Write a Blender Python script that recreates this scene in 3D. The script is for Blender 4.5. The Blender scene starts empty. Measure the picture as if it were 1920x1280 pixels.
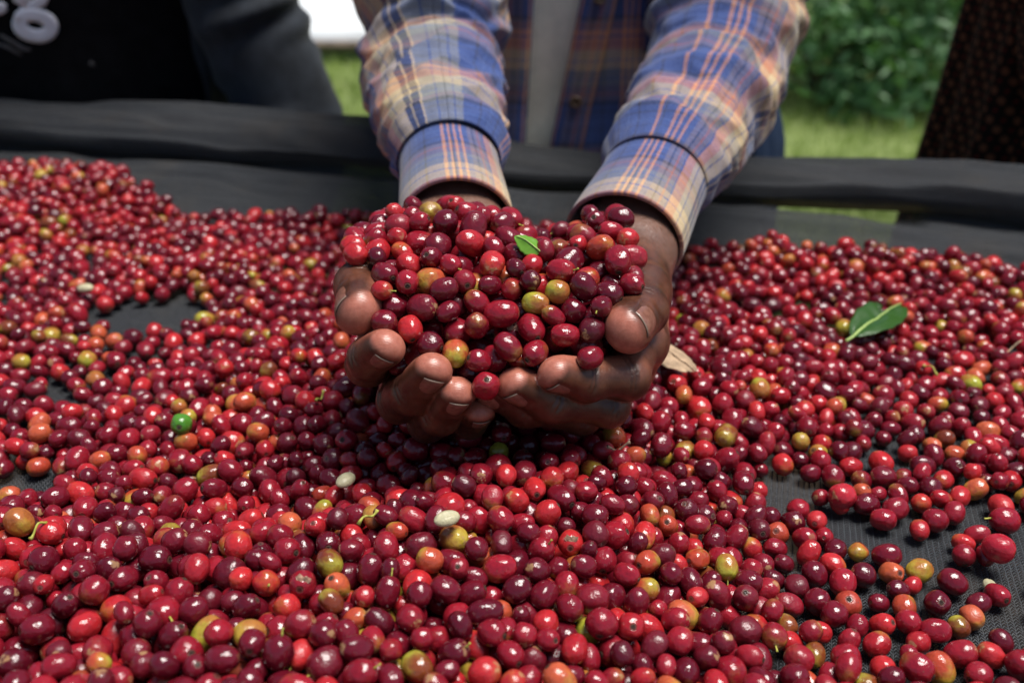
import bpy, bmesh, math, random
import numpy as np
from mathutils import Vector, Matrix, Quaternion

random.seed(7)
RNG = np.random.default_rng(11)
SC = bpy.context.scene
COL = SC.collection

# ------------------------------------------------------------------ camera
PITCH = math.radians(26.7)       # camera looks down onto the drying bed
FPX = 1867.0                     # 35 mm lens on a 36 mm sensor, in photo pixels
CAMZ = 0.32                      # height above the net
CT, ST = math.cos(PITCH), math.sin(PITCH)
cam_d = bpy.data.cameras.new('camera')
cam = bpy.data.objects.new('camera', cam_d)
COL.objects.link(cam)
cam.location = (0, 0, CAMZ)
cam.rotation_euler = (math.pi / 2 - PITCH, 0, 0)
cam_d.lens = 35.0
cam_d.sensor_width = 36.0
cam_d.clip_start = 0.02
cam_d.clip_end = 400
cam_d.dof.use_dof = True
cam_d.dof.focus_distance = 0.475
cam_d.dof.aperture_fstop = 6.5
SC.camera = cam

# ------------------------------------------------------------------ sky, sun, exposure
SUN_EL, SUN_AZ = math.radians(75), math.radians(92)    # azimuth from +Y towards +X
world = bpy.data.worlds.new('World')
SC.world = world
world.use_nodes = True
wn = world.node_tree
for n in list(wn.nodes):
    wn.nodes.remove(n)
wo = wn.nodes.new('ShaderNodeOutputWorld')
wb = wn.nodes.new('ShaderNodeBackground')
ws = wn.nodes.new('ShaderNodeTexSky')
ws.sky_type = 'NISHITA'
ws.sun_disc = False
ws.sun_elevation = SUN_EL
ws.sun_rotation = SUN_AZ
ws.altitude = 1800
ws.air_density = 1.0
ws.dust_density = 4.0
ws.ozone_density = 1.0
wb.inputs['Strength'].default_value = 0.06
wn.links.new(ws.outputs[0], wb.inputs[0])
wn.links.new(wb.outputs[0], wo.inputs[0])

sun_d = bpy.data.lights.new('sun', 'SUN')
sun_d.energy = 3.5
sun_d.angle = math.radians(30)
sun_d.color = (1.0, 0.965, 0.91)
sun = bpy.data.objects.new('sun', sun_d)
COL.objects.link(sun)
sdir = Vector((math.sin(SUN_AZ) * math.cos(SUN_EL), math.cos(SUN_AZ) * math.cos(SUN_EL), math.sin(SUN_EL)))
sun.rotation_euler = sdir.to_track_quat('Z', 'Y').to_euler()
sun.location = (0, 0, 5)

SC.view_settings.view_transform = 'Standard'
SC.view_settings.look = 'None'
SC.view_settings.exposure = 0.78
SC.view_settings.gamma = 1.0
SC.view_settings.use_curve_mapping = False
SC.render.engine = 'CYCLES'


# ------------------------------------------------------------------ helpers
def at(px, py, d):
    """point seen at photo pixel (px, py) at axial distance d: used to measure positions off the photograph"""
    a = (px - 960) / FPX
    v = (py - 640) / FPX
    return np.array([a * d, d * (CT - v * ST), CAMZ - d * (ST + v * CT)])


def at_z(px, py, z):
    v = (py - 640) / FPX
    return at(px, py, (CAMZ - z) / (ST + v * CT))


def depth_of(p):
    p = np.asarray(p, float)
    return p[..., 1] * CT + (CAMZ - p[..., 2]) * ST


def project(p):
    p = np.asarray(p, float)
    d = depth_of(p)
    up = (p[..., 2] - CAMZ) * CT + p[..., 1] * ST
    return 960 + FPX * p[..., 0] / d, 640 - FPX * up / d, d


def nrm(v):
    v = np.asarray(v, float)
    return v / (np.linalg.norm(v, axis=-1, keepdims=True) + 1e-12)


def tag(o, label=None, cat=None, group=None, kind=None):
    if label:
        o['label'] = label
    if cat:
        o['category'] = cat
    if group:
        o['group'] = group
    if kind:
        o['kind'] = kind
    return o


def empty(name, loc=(0, 0, 0)):
    o = bpy.data.objects.new(name, None)
    o.empty_display_size = 0.05
    o.location = loc
    COL.objects.link(o)
    return o


def new_mesh(name, verts, faces, smooth=True, uv=None):
    me = bpy.data.meshes.new(name)
    verts = np.asarray(verts, np.float32)
    if isinstance(faces, np.ndarray):
        nf, k = faces.shape
        me.vertices.add(len(verts))
        me.vertices.foreach_set('co', verts.ravel())
        me.loops.add(nf * k)
        me.polygons.add(nf)
        me.loops.foreach_set('vertex_index', faces.astype(np.int32).ravel())
        me.polygons.foreach_set('loop_start', np.arange(0, nf * k, k, dtype=np.int32))
        me.update(calc_edges=True)
    else:
        me.from_pydata([tuple(v) for v in verts.tolist()], [], faces)
        me.update()
    if uv is not None:
        l = me.uv_layers.new(name='UVMap')
        idx = np.empty(len(me.loops), np.int32)
        me.loops.foreach_get('vertex_index', idx)
        l.data.foreach_set('uv', np.asarray(uv, np.float32)[idx].ravel())
    if smooth:
        me.polygons.foreach_set('use_smooth', np.ones(len(me.polygons), bool))
    return me


def obj(name, me, m=None, parent=None):
    """link a mesh whose vertices are in world space under parent (an Empty or mesh, unrotated)"""
    o = bpy.data.objects.new(name, me)
    COL.objects.link(o)
    if m is not None and len(me.materials) == 0:
        me.materials.append(m)
    if parent is not None:
        o.parent = parent
        w = Vector((0, 0, 0))
        q = parent
        while q is not None:
            w += Vector(q.location)
            q = q.parent
        o.location = -w
    return o


def grid_faces(nu, nv, close_v=False):
    """quads of a (nu, nv) vertex grid, row-major"""
    i = np.arange(nu - 1)[:, None]
    j = np.arange(nv if close_v else nv - 1)[None, :]
    j2 = (j + 1) % nv
    f = np.stack([np.broadcast_to(i * nv + j, (nu - 1, j.shape[1])), np.broadcast_to(i * nv + j2, (nu - 1, j.shape[1])),
                  np.broadcast_to((i + 1) * nv + j2, (nu - 1, j.shape[1])), np.broadcast_to((i + 1) * nv + j, (nu - 1, j.shape[1]))], -1)
    return f.reshape(-1, 4)


def value_noise(p, seed=0):
    """smooth value noise, p (...,3) -> about -1..1"""
    p = np.asarray(p, float)
    i = np.floor(p).astype(np.int64)
    f = p - i
    f = f * f * (3 - 2 * f)
    out = 0
    for dx in (0, 1):
        for dy in (0, 1):
            for dz in (0, 1):
                h = ((i[..., 0] + dx) * 73856093) ^ ((i[..., 1] + dy) * 19349663) ^ ((i[..., 2] + dz) * 83492791) ^ (seed * 2654435 + 97)
                h = (h * 1103515245 + 12345) & 0x7fffffff
                h = ((h ^ (h >> 13)) * 1274126177) & 0x7fffffff
                r = h / 0x7fffffff * 2 - 1
                out = out + r * (f[..., 0] if dx else 1 - f[..., 0]) * (f[..., 1] if dy else 1 - f[..., 1]) * (f[..., 2] if dz else 1 - f[..., 2])
    return out


def smooth01(a, b, x):
    t = np.clip((x - a) / (b - a), 0, 1)
    return t * t * (3 - 2 * t)


def catmull(P, n):
    P = np.asarray(P, float)
    Q = np.vstack([2 * P[0] - P[1], P, 2 * P[-1] - P[-2]])
    out = []
    t = np.linspace(0, len(P) - 1, n)
    for x in t:
        k = min(int(x), len(P) - 2)
        f = x - k
        a, b, c, d = Q[k], Q[k + 1], Q[k + 2], Q[k + 3]
        out.append(.5 * (2 * b + (c - a) * f + (2 * a - 5 * b + 4 * c - d) * f * f + (3 * b - a - 3 * c + d) * f ** 3))
    return np.array(out)


# ------------------------------------------------------------------ node helpers
class NT:
    def __init__(self, name):
        self.m = bpy.data.materials.new(name)
        self.m.use_nodes = True
        self.t = self.m.node_tree
        for n in list(self.t.nodes):
            self.t.nodes.remove(n)
        self.out = self.n('ShaderNodeOutputMaterial')

    def n(self, typ, **kw):
        nd = self.t.nodes.new(typ)
        for k, v in kw.items():
            setattr(nd, k, v)
        return nd

    def put(self, sock, v):
        if hasattr(v, 'is_output') or isinstance(v, bpy.types.NodeSocket):
            self.t.links.new(v, sock)
        elif isinstance(v, (tuple, list)) and len(v) == 3 and sock.type == 'RGBA':
            sock.default_value = (*v, 1)
        else:
            sock.default_value = v

    def math(self, op, a, b=0.0, c=0.0, clamp=False):
        nd = self.n('ShaderNodeMath', operation=op, use_clamp=clamp)
        self.put(nd.inputs[0], a)
        self.put(nd.inputs[1], b)
        self.put(nd.inputs[2], c)
        return nd.outputs[0]

    def mix(self, f, a, b, mode='MIX'):
        nd = self.n('ShaderNodeMix', data_type='RGBA', blend_type=mode)
        self.put(nd.inputs[0], f)
        self.put(nd.inputs[6], a)
        self.put(nd.inputs[7], b)
        return nd.outputs[2]

    def noise(self, vec, scale, detail=2.0, rough=.5, out=0):
        nd = self.n('ShaderNodeTexNoise')
        if vec is not None:
            self.put(nd.inputs['Vector'], vec)
        nd.inputs['Scale'].default_value = scale
        nd.inputs['Detail'].default_value = detail
        nd.inputs['Roughness'].default_value = rough
        return nd.outputs[out]

    def ramp(self, f, stops, interp='LINEAR'):
        nd = self.n('ShaderNodeValToRGB')
        self.put(nd.inputs[0], f)
        cr = nd.color_ramp
        cr.interpolation = interp
        while len(cr.elements) < len(stops):
            cr.elements.new(1.0)
        for e, (p, c) in zip(cr.elements, stops):
            e.position = p
            e.color = (*c, 1) if len(c) == 3 else c
        return nd.outputs[0]

    def smooth(self, x, a, b):
        nd = self.n('ShaderNodeMapRange', interpolation_type='SMOOTHSTEP')
        self.put(nd.inputs[0], x)
        nd.inputs[1].default_value = a
        nd.inputs[2].default_value = b
        return nd.outputs[0]

    def bump(self, h, strength=.3, dist=.001, normal=None):
        nd = self.n('ShaderNodeBump')
        nd.inputs['Strength'].default_value = strength
        nd.inputs['Distance'].default_value = dist
        self.put(nd.inputs['Height'], h)
        if normal is not None:
            self.put(nd.inputs['Normal'], normal)
        return nd.outputs[0]

    def bsdf(self, base, rough=.5, spec=.5, normal=None, sheen=0.0, coat=0.0, coat_rough=.1, sss=0.0, sss_r=None, alpha=None, trans=None):
        b = self.n('ShaderNodeBsdfPrincipled')
        self.put(b.inputs['Base Color'], base)
        self.put(b.inputs['Roughness'], rough)
        self.put(b.inputs['Specular IOR Level'], spec)
        if normal is not None:
            self.put(b.inputs['Normal'], normal)
        if sheen:
            b.inputs['Sheen Weight'].default_value = sheen
        if coat:
            b.inputs['Coat Weight'].default_value = coat
            b.inputs['Coat Roughness'].default_value = coat_rough
        if sss:
            b.inputs['Subsurface Weight'].default_value = sss
            b.inputs['Subsurface Scale'].default_value = 1.0
            b.inputs['Subsurface Radius'].default_value = sss_r or (.003, .001, .0006)
        if alpha is not None:
            self.put(b.inputs['Alpha'], alpha)
        return b

    def done(self, shader):
        self.t.links.new(shader.outputs[0] if hasattr(shader, 'outputs') else shader, self.out.inputs[0])
        return self.m


# ------------------------------------------------------------------ materials
def mat_cherry(name, from_object):
    """glossy coffee cherry skin; colour and unripeness come per cherry, mottling from noise, scars at the two poles"""
    t = NT(name)
    if from_object:
        oi = t.n('ShaderNodeObjectInfo')
        col, unripe = oi.outputs['Color'], oi.outputs['Alpha']
        rnd = oi.outputs['Random']
    else:
        at_ = t.n('ShaderNodeAttribute', attribute_name='col')
        col, unripe = at_.outputs['Color'], at_.outputs['Alpha']
        rnd = t.n('ShaderNodeAttribute', attribute_name='rnd').outputs['Fac']
    ax = t.n('ShaderNodeAttribute', attribute_name='ax').outputs['Fac']
    geo = t.n('ShaderNodeNewGeometry')
    pos = geo.outputs['Position']
    nz = t.noise(pos, 130, 3, .55)
    nz2 = t.noise(pos, 420, 3, .6)
    # unripe cherries turn yellow-green or orange towards the stem end, unevenly
    g = t.math('ADD', t.math('MULTIPLY', ax, -.55), t.math('MULTIPLY', t.math('SUBTRACT', nz, .5), 2.2))
    g = t.smooth(t.math('ADD', g, t.math('MULTIPLY', unripe, 1.15)), .50, 1.55)
    yel = t.mix(rnd, (.34, .36, .035), (.44, .30, .04))
    c = t.mix(t.math('MULTIPLY', g, t.smooth(unripe, .03, .6)), col, yel)
    # deep and light mottling
    c = t.mix(t.smooth(nz2, .35, .75), c, t.mix(.28, c, (.06, .005, .012)))
    dk = t.mix(1.0, c, (.55, .45, .5), 'MULTIPLY')
    c = t.mix(t.smooth(nz, .56, .85), c, dk)
    # stem end: pale brown patch on some, blossom end: dark ring scar
    stem = t.math('MULTIPLY', t.smooth(t.math('ADD', t.math('MULTIPLY', ax, -1.0), t.math('MULTIPLY', t.math('SUBTRACT', nz2, .5), .5)), .93, 1.0), t.smooth(rnd, .45, .6))
    c = t.mix(t.math('MULTIPLY', stem, .75), c, (.38, .22, .10))
    s1 = t.smooth(ax, .962, .975)
    s2 = t.smooth(ax, .986, .994)
    c = t.mix(t.math('MULTIPLY', s1, .75), c, (.10, .045, .03))
    c = t.mix(t.math('MULTIPLY', s2, .8), c, (.012, .010, .009))
    # small scratches and specks of dirt
    vo = t.n('ShaderNodeTexVoronoi', feature='F1')
    t.put(vo.inputs['Vector'], pos)
    vo.inputs['Scale'].default_value = 210
    sp = t.math('SUBTRACT', 1.0, t.smooth(vo.outputs['Distance'], .05, .12))
    c = t.mix(t.math('MULTIPLY', sp, .55), c, (.10, .05, .035))
    rough = t.math('ADD', t.math('ADD', .06, t.math('MULTIPLY', t.math('POWER', rnd, 3.0), .22)), t.math('MULTIPLY', nz2, .16))
    hb = t.math('ADD', t.math('MULTIPLY', nz, 1.0), t.math('ADD', t.math('MULTIPLY', nz2, .28), t.math('MULTIPLY', s1, -.5)))
    nb = t.bump(hb, .58, .0018)
    b = t.bsdf(c, rough, .55, nb)
    return t.done(b)


def mat_simple(name, base, rough=.6, spec=.4, var=.25, scale=60, bump=.0, bscale=300, sheen=0.0):
    t = NT(name)
    tc = t.n('ShaderNodeNewGeometry').outputs['Position']
    nz = t.noise(tc, scale, 3, .6)
    lo = tuple(x * (1 - var) for x in base)
    hi = tuple(min(1, x * (1 + var)) for x in base)
    c = t.mix(t.smooth(nz, .25, .75), lo, hi)
    nb = t.bump(t.noise(tc, bscale, 3, .6), bump, .002) if bump else None
    return t.done(t.bsdf(c, rough, spec, nb, sheen=sheen))


def mat_skin():
    t = NT('skin')
    pos = t.n('ShaderNodeNewGeometry').outputs['Position']
    palm = t.n('ShaderNodeAttribute', attribute_name='palm').outputs['Fac']
    tip = t.n('ShaderNodeAttribute', attribute_name='tip').outputs['Fac']
    crease = t.n('ShaderNodeAttribute', attribute_name='crease').outputs['Fac']
    n1 = t.noise(pos, 70, 4, .6)
    n2 = t.noise(pos, 330, 4, .65)
    n3 = t.noise(pos, 1400, 2, .5)
    dark = t.mix(t.smooth(n1, .3, .7), (.048, .0155, .008), (.105, .037, .019))
    mid = t.mix(t.smooth(n1, .3, .75), (.18, .064, .035), (.30, .112, .064))
    pink = t.mix(t.smooth(n2, .3, .75), (.33, .105, .068), (.43, .150, .102))
    pc = t.mix(tip, mid, pink)
    pf = t.math('ADD', palm, t.math('MULTIPLY', t.math('SUBTRACT', n1, .5), .35), clamp=True)
    c = t.mix(pf, dark, pc)
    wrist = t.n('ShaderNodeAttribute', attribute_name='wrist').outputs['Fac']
    c = t.mix(t.math('MULTIPLY', wrist, .75), c, t.mix(t.smooth(n2, .3, .7), (.115, .066, .050), (.185, .112, .088)))  # greyer wrists: the sky's soft sheen painted into the skin colour
    # ingrained dirt in creases and speckle
    c = t.mix(t.math('MULTIPLY', crease, .75), c, (.035, .017, .012))
    c = t.mix(t.math('MULTIPLY', t.smooth(n2, .62, .76), .35), c, (.07, .034, .022))
    c = t.mix(t.math('MULTIPLY', t.smooth(n3, .68, .76), .4), c, (.05, .026, .018))
    vo = t.n('ShaderNodeTexVoronoi', feature='DISTANCE_TO_EDGE')
    t.put(vo.inputs['Vector'], pos)
    vo.inputs['Scale'].default_value = 620
    cell = t.smooth(vo.outputs['Distance'], 0.0, .12)
    wv = t.n('ShaderNodeTexWave', wave_type='BANDS', bands_direction='Z')
    t.put(wv.inputs['Vector'], pos)
    wv.inputs['Scale'].default_value = 560
    wv.inputs['Distortion'].default_value = 5
    wv.inputs['Detail'].default_value = 1
    wv.inputs['Detail Scale'].default_value = .35
    ridge = t.math('MULTIPLY', wv.outputs['Fac'], t.math('MULTIPLY', tip, .09))
    h = t.math('ADD', t.math('MULTIPLY', cell, t.math('MULTIPLY', t.math('SUBTRACT', 1.0, tip), .22)), t.math('ADD', t.math('MULTIPLY', n2, .38), ridge))
    nb = t.bump(h, .42, .0008)
    rough = t.math('ADD', .20, t.math('MULTIPLY', n2, .26))
    return t.done(t.bsdf(c, rough, .5, nb, sss=.10, sss_r=(.004, .0012, .0007)))


def mat_nail():
    t = NT('nail')
    pos = t.n('ShaderNodeNewGeometry').outputs['Position']
    u = t.n('ShaderNodeAttribute', attribute_name='edge').outputs['Fac']
    n = t.noise(pos, 500, 3, .6)
    c = t.mix(t.smooth(n, .3, .7), (.15, .060, .040), (.23, .10, .070))
    c = t.mix(t.smooth(u, .93, .97), c, (.23, .16, .12))
    c = t.mix(t.math('MULTIPLY', t.math('SUBTRACT', 1.0, t.smooth(u, .0, .14)), .7), c, (.09, .045, .03))
    return t.done(t.bsdf(c, .28, .5, t.bump(n, .2, .0004)))


BLUE = (.030, .078, .285)
LBLUE = (.075, .16, .44)
NAVY = (.010, .014, .050)
CREAM = (.82, .62, .32)
PEACH = (.80, .33, .16)
GREY = (.29, .30, .28)
LAV = (.22, .17, .22)
RUST = (.55, .15, .075)
WHITE = (.85, .80, .68)


def mat_plaid(name, pu, pv, u0=0.0, v0=0.0, gain=1.0):
    """flannel: weft and warp sequences crossing, averaged like a 2/2 twill"""
    t = NT(name)
    uv = t.n('ShaderNodeUVMap').outputs[0]
    sep = t.n('ShaderNodeSeparateXYZ')
    t.put(sep.inputs[0], uv)
    u, v = sep.outputs[0], sep.outputs[1]
    fz = t.n('ShaderNodeSeparateXYZ')
    t.put(fz.inputs[0], t.noise(uv, 1500, 2, .6, 1))
    fz2 = t.n('ShaderNodeSeparateXYZ')
    t.put(fz2.inputs[0], t.noise(uv, 40, 2, .6, 1))
    ju = t.math('ADD', t.math('MULTIPLY', t.math('SUBTRACT', fz.outputs[0], .5), .030), t.math('MULTIPLY', t.math('SUBTRACT', fz2.outputs[0], .5), .020))
    jv = t.math('ADD', t.math('MULTIPLY', t.math('SUBTRACT', fz.outputs[1], .5), .016), t.math('MULTIPLY', t.math('SUBTRACT', fz2.outputs[1], .5), .012))
    fu = t.math('FRACT', t.math('ADD', t.math('ADD', t.math('DIVIDE', u, pu), u0), ju))
    fv = t.math('FRACT', t.math('ADD', t.math('ADD', t.math('DIVIDE', v, pv), v0), jv))
    weft = t.ramp(fu, [(0, BLUE), (.055, NAVY), (.066, BLUE), (.12, LBLUE), (.132, BLUE), (.20, NAVY), (.214, BLUE), (.265, NAVY), (.30, LAV), (.345, RUST), (.356, LAV), (.42, GREY), (.47, LBLUE), (.48, GREY),
                       (.55, CREAM), (.615, LBLUE), (.624, CREAM), (.70, PEACH), (.745, RUST), (.755, PEACH), (.80, BLUE), (.812, PEACH), (.86, LAV), (.89, RUST), (.90, LAV), (.935, NAVY), (.96, BLUE)], 'CONSTANT')
    warp = t.ramp(fv, [(0, BLUE), (.05, NAVY), (.062, BLUE), (.11, LBLUE), (.12, BLUE), (.17, NAVY), (.182, BLUE), (.28, PEACH), (.297, BLUE), (.318, PEACH), (.335, BLUE), (.356, PEACH), (.373, BLUE), (.41, LAV), (.44, NAVY), (.45, LAV),
                       (.48, RUST), (.492, LAV), (.52, BLUE), (.535, PEACH), (.60, CREAM), (.64, BLUE), (.648, CREAM), (.72, NAVY), (.757, CREAM), (.768, NAVY), (.812, CREAM), (.822, GREY), (.90, BLUE), (.91, GREY), (.955, BLUE)], 'CONSTANT')
    # twill: fine diagonal threads alternate the two colours
    tw = t.math('FRACT', t.math('ADD', t.math('MULTIPLY', u, 1100), t.math('MULTIPLY', v, 1100)))
    f = t.math('ADD', .36, t.math('MULTIPLY', t.smooth(tw, .35, .65), .28))
    c = t.mix(f, weft, warp)
    pos = t.n('ShaderNodeNewGeometry').outputs['Position']
    n1 = t.noise(pos, 900, 3, .6)
    n2 = t.noise(pos, 35, 3, .6)
    c = t.mix(.06, c, (.22, .22, .28))
    c = t.mix(1.0, c, (.74, .73, .76), 'MULTIPLY')
    c = t.mix(t.smooth(n1, .2, .8), t.mix(1.0, c, (.72, .72, .74), 'MULTIPLY'), t.mix(.06, c, (.6, .6, .6)))
    c = t.mix(t.math('MULTIPLY', t.smooth(n2, .5, .75), .22), c, t.mix(1.0, c, (.55, .53, .52), 'MULTIPLY'))
    if gain != 1.0:
        c = t.mix(1.0, c, (gain, gain, gain), 'MULTIPLY')
    h = t.math('ADD', t.math('MULTIPLY', n1, .6), t.math('MULTIPLY', tw, .3))
    return t.done(t.bsdf(c, .85, .15, t.bump(h, .35, .0006), sheen=.15))


def mat_net():
    """black knitted shade net: chain-stitched verticals with zigzag laid-in tapes, real see-through holes between"""
    t = NT('shade_net')
    uv = t.n('ShaderNodeUVMap').outputs[0]
    geo = t.n('ShaderNodeNewGeometry')
    wob = t.noise(uv, 260, 2, .5, 1)
    vm = t.n('ShaderNodeVectorMath', operation='MULTIPLY_ADD')
    t.put(vm.inputs[0], wob)
    vm.inputs[1].default_value = (.0009, .0009, 0)
    t.put(vm.inputs[2], uv)
    sep = t.n('ShaderNodeSeparateXYZ')
    t.put(sep.inputs[0], vm.outputs[0])
    u, v = sep.outputs[0], sep.outputs[1]
    P, Q = .0029, .0021
    a = t.math('FRACT', t.math('DIVIDE', u, P))
    b = t.math('FRACT', t.math('DIVIDE', v, Q))
    chain = t.math('ABSOLUTE', t.math('SUBTRACT', a, .5))                    # 0.5 on the chain
    ch = t.smooth(chain, .36, .44)
    zig = t.math('ABSOLUTE', t.math('SUBTRACT', t.math('PINGPONG', t.math('DIVIDE', u, P), .5), t.math('MULTIPLY', b, .5)))
    z1 = t.math('SUBTRACT', 1.0, t.smooth(zig, .14, .20))
    zig2 = t.math('ABSOLUTE', t.math('SUBTRACT', t.math('PINGPONG', t.math('DIVIDE', u, P), .5), t.math('SUBTRACT', .5, t.math('MULTIPLY', b, .5))))
    z2 = t.math('SUBTRACT', 1.0, t.smooth(zig2, .095, .15))
    fib = t.math('MAXIMUM', ch, t.math('MAXIMUM', z1, z2))
    tone = t.noise(uv, 14, 4, .6)
    fine = t.noise(uv, 900, 2, .6)
    base = t.mix(t.smooth(fine, .3, .75), (.006, .007, .009), (.017, .019, .022))
    line = t.math('MAXIMUM', t.math('SUBTRACT', 1.0, t.smooth(zig, .03, .08)), t.smooth(chain, .44, .48))
    base = t.mix(t.math('MULTIPLY', line, t.smooth(fine, .25, .6)), base, (.105, .110, .120))
    base = t.mix(t.math('MULTIPLY', t.smooth(tone, .50, .72), .30), base, (.060, .050, .040))    # dried mud dust
    mp = t.n('ShaderNodeMapping')
    t.put(mp.inputs['Vector'], uv)
    mp.inputs['Scale'].default_value = (7, 150, 1)
    streak = t.noise(mp.outputs[0], 1.0, 4, .65)
    base = t.mix(t.math('MULTIPLY', t.smooth(streak, .52, .72), .28), base, (.085, .082, .075))
    h = t.math('ADD', t.math('MULTIPLY', ch, 1.0), t.math('MULTIPLY', t.math('MAXIMUM', z1, z2), .7))
    b_ = t.bsdf(base, .7, .12, t.bump(h, .8, .0008))
    tr = t.n('ShaderNodeBsdfTransparent')
    ms = t.n('ShaderNodeMixShader')
    # stretched part of the net by the rail: the knit opens and the grass shows through
    sv_ = t.n('ShaderNodeSeparateXYZ')
    t.put(sv_.inputs[0], uv)
    su = t.math('MULTIPLY', t.smooth(sv_.outputs[0], .845, .875), t.math('SUBTRACT', 1.0, t.smooth(sv_.outputs[0], .985, 1.005)))
    w1 = t.math('MULTIPLY', t.smooth(sv_.outputs[1], 1.228, 1.240), t.math('SUBTRACT', 1.0, t.smooth(sv_.outputs[1], 1.272, 1.280)))
    w2 = t.smooth(sv_.outputs[1], 1.390, 1.400)
    open_ = t.math('MULTIPLY', su, t.math('MAXIMUM', w1, w2))
    fib = t.math('SUBTRACT', t.math('MAXIMUM', fib, .20), t.math('MULTIPLY', open_, t.math('ADD', .55, t.math('MULTIPLY', t.smooth(fine, .4, .6), .4))), clamp=True)
    t.put(ms.inputs[0], fib)
    t.t.links.new(tr.outputs[0], ms.inputs[1])
    t.t.links.new(b_.outputs[0], ms.inputs[2])
    return t.done(ms)


def mat_dots():
    """dark brown cloth woven with offset rows of small orange and red dashes"""
    t = NT('dotted_cloth')
    uv = t.n('ShaderNodeUVMap').outputs[0]
    sep = t.n('ShaderNodeSeparateXYZ')
    t.put(sep.inputs[0], uv)
    u, v = sep.outputs[0], sep.outputs[1]
    PU, PV = .0125, .0085
    row = t.math('FLOOR', t.math('DIVIDE', v, PV))
    off = t.math('MULTIPLY', t.math('MODULO', row, 2.0), .5)
    fu = t.math('SUBTRACT', t.math('FRACT', t.math('ADD', t.math('DIVIDE', u, PU), off)), .5)
    fv = t.math('SUBTRACT', t.math('FRACT', t.math('DIVIDE', v, PV)), .5)
    d = t.math('SQRT', t.math('ADD', t.math('POWER', t.math('MULTIPLY', t.math('ADD', fu, t.math('MULTIPLY', fv, .25)), 2.6), 2.0), t.math('POWER', t.math('MULTIPLY', fv, 1.35), 2.0)))
    m1 = t.math('SUBTRACT', 1.0, t.smooth(d, .40, .55))
    fu2 = t.math('SUBTRACT', t.math('FRACT', t.math('ADD', t.math('DIVIDE', u, PU), t.math('ADD', off, .5))), .5)
    d2 = t.math('SQRT', t.math('ADD', t.math('POWER', t.math('MULTIPLY', fu2, 4.0), 2.0), t.math('POWER', t.math('MULTIPLY', fv, 2.4), 2.0)))
    m2 = t.math('SUBTRACT', 1.0, t.smooth(d2, .40, .55))
    pos = t.n('ShaderNodeNewGeometry').outputs['Position']
    n = t.noise(pos, 700, 2, .6)
    c = t.mix(t.smooth(n, .3, .7), (.009, .007, .006), (.022, .015, .012))
    c = t.mix(t.math('MULTIPLY', m1, .9), c, (.17, .065, .034))
    c = t.mix(t.math('MULTIPLY', m2, .8), c, (.13, .016, .013))
    return t.done(t.bsdf(c, .9, .08, t.bump(n, .3, .0006)))


def mat_leafy(name, lo, hi, scale=9, rough=.45):
    t = NT(name)
    pos = t.n('ShaderNodeNewGeometry').outputs['Position']
    n = t.noise(pos, scale, 3, .6)
    r = t.n('ShaderNodeAttribute', attribute_name='rnd').outputs['Fac']
    c = t.mix(t.math('ADD', t.math('MULTIPLY', n, .5), t.math('MULTIPLY', r, .5)), lo, hi)
    b = t.bsdf(c, rough, .4)
    tl = t.n('ShaderNodeBsdfTranslucent')
    t.put(tl.inputs[0], t.mix(1.0, c, (1.0, 1.25, .5), 'MULTIPLY'))
    ms = t.n('ShaderNodeMixShader')
    ms.inputs[0].default_value = .28
    t.t.links.new(b.outputs[0], ms.inputs[1])
    t.t.links.new(tl.outputs[0], ms.inputs[2])
    return t.done(ms)


def mat_ground():
    t = NT('lawn')
    pos = t.n('ShaderNodeNewGeometry').outputs['Position']
    n1 = t.noise(pos, 1.6, 4, .6)
    n2 = t.noise(pos, 14, 4, .65)
    c = t.mix(t.smooth(n2, .3, .7), (.11, .15, .042), (.21, .26, .09))
    c = t.mix(t.math('MULTIPLY', t.smooth(n1, .55, .75), .6), c, (.19, .17, .09))
    return t.done(t.bsdf(c, .9, .2, t.bump(n2, .5, .03)))


M = {}
M['cherry_o'] = mat_cherry('cherry_skin', True)
M['cherry_a'] = mat_cherry('cherry_skin_mass', False)
M['skin'] = mat_skin()
M['nail'] = mat_nail()
M['net'] = mat_net()
M['wood'] = mat_simple('weathered_wood', (.17, .13, .10), .8, .25, .4, 25, .5, 120)
M['scar'] = mat_simple('blossom_scar', (.035, .022, .015), .8, .2, .5, 900)
M['stalk'] = mat_simple('cherry_stalk', (.34, .33, .06), .6, .3, .35, 500)
M['peel'] = mat_simple('torn_cherry_flesh', (.34, .20, .13), .5, .4, .45, 420, .5, 700)
M['bean'] = mat_simple('parchment_bean', (.42, .38, .235), .42, .45, .18, 260, .25, 500)
M['undershirt'] = mat_simple('undershirt_cotton', (.80, .78, .66), .9, .1, .08, 60, .2, 900)
M['denim'] = mat_simple('denim', (.018, .034, .075), .85, .2, .3, 300, .3, 900)
M['blackcloth'] = mat_simple('black_cotton', (.006, .006, .007), .9, .1, .3, 60, .15, 700)
M['jacket'] = mat_simple('grey_jacket', (.019, .023, .030), .8, .2, .35, 40, .25, 700, sheen=.1)
M['print'] = mat_simple('white_print', (.80, .80, .86), .7, .2, .08, 60)
M['greyprint'] = mat_simple('faint_print', (.09, .085, .085), .8, .2, .3, 200)
M['button'] = mat_simple('button_horn', (.10, .065, .04), .3, .5, .4, 300)
M['dots'] = mat_dots()
M['ground'] = mat_ground()
M['white'] = mat_simple('white_sheet', (.80, .82, .84), .6, .3, .06, 2)
M['leaf_g'] = mat_leafy('fresh_leaf', (.024, .075, .014), (.050, .13, .026), 60, .28)
M['leaf_lime'] = mat_leafy('young_leaf', (.12, .30, .03), (.20, .42, .05), 60, .3)
M['rib'] = mat_simple('leaf_midrib', (.34, .46, .13), .4, .4, .15, 200)
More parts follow.
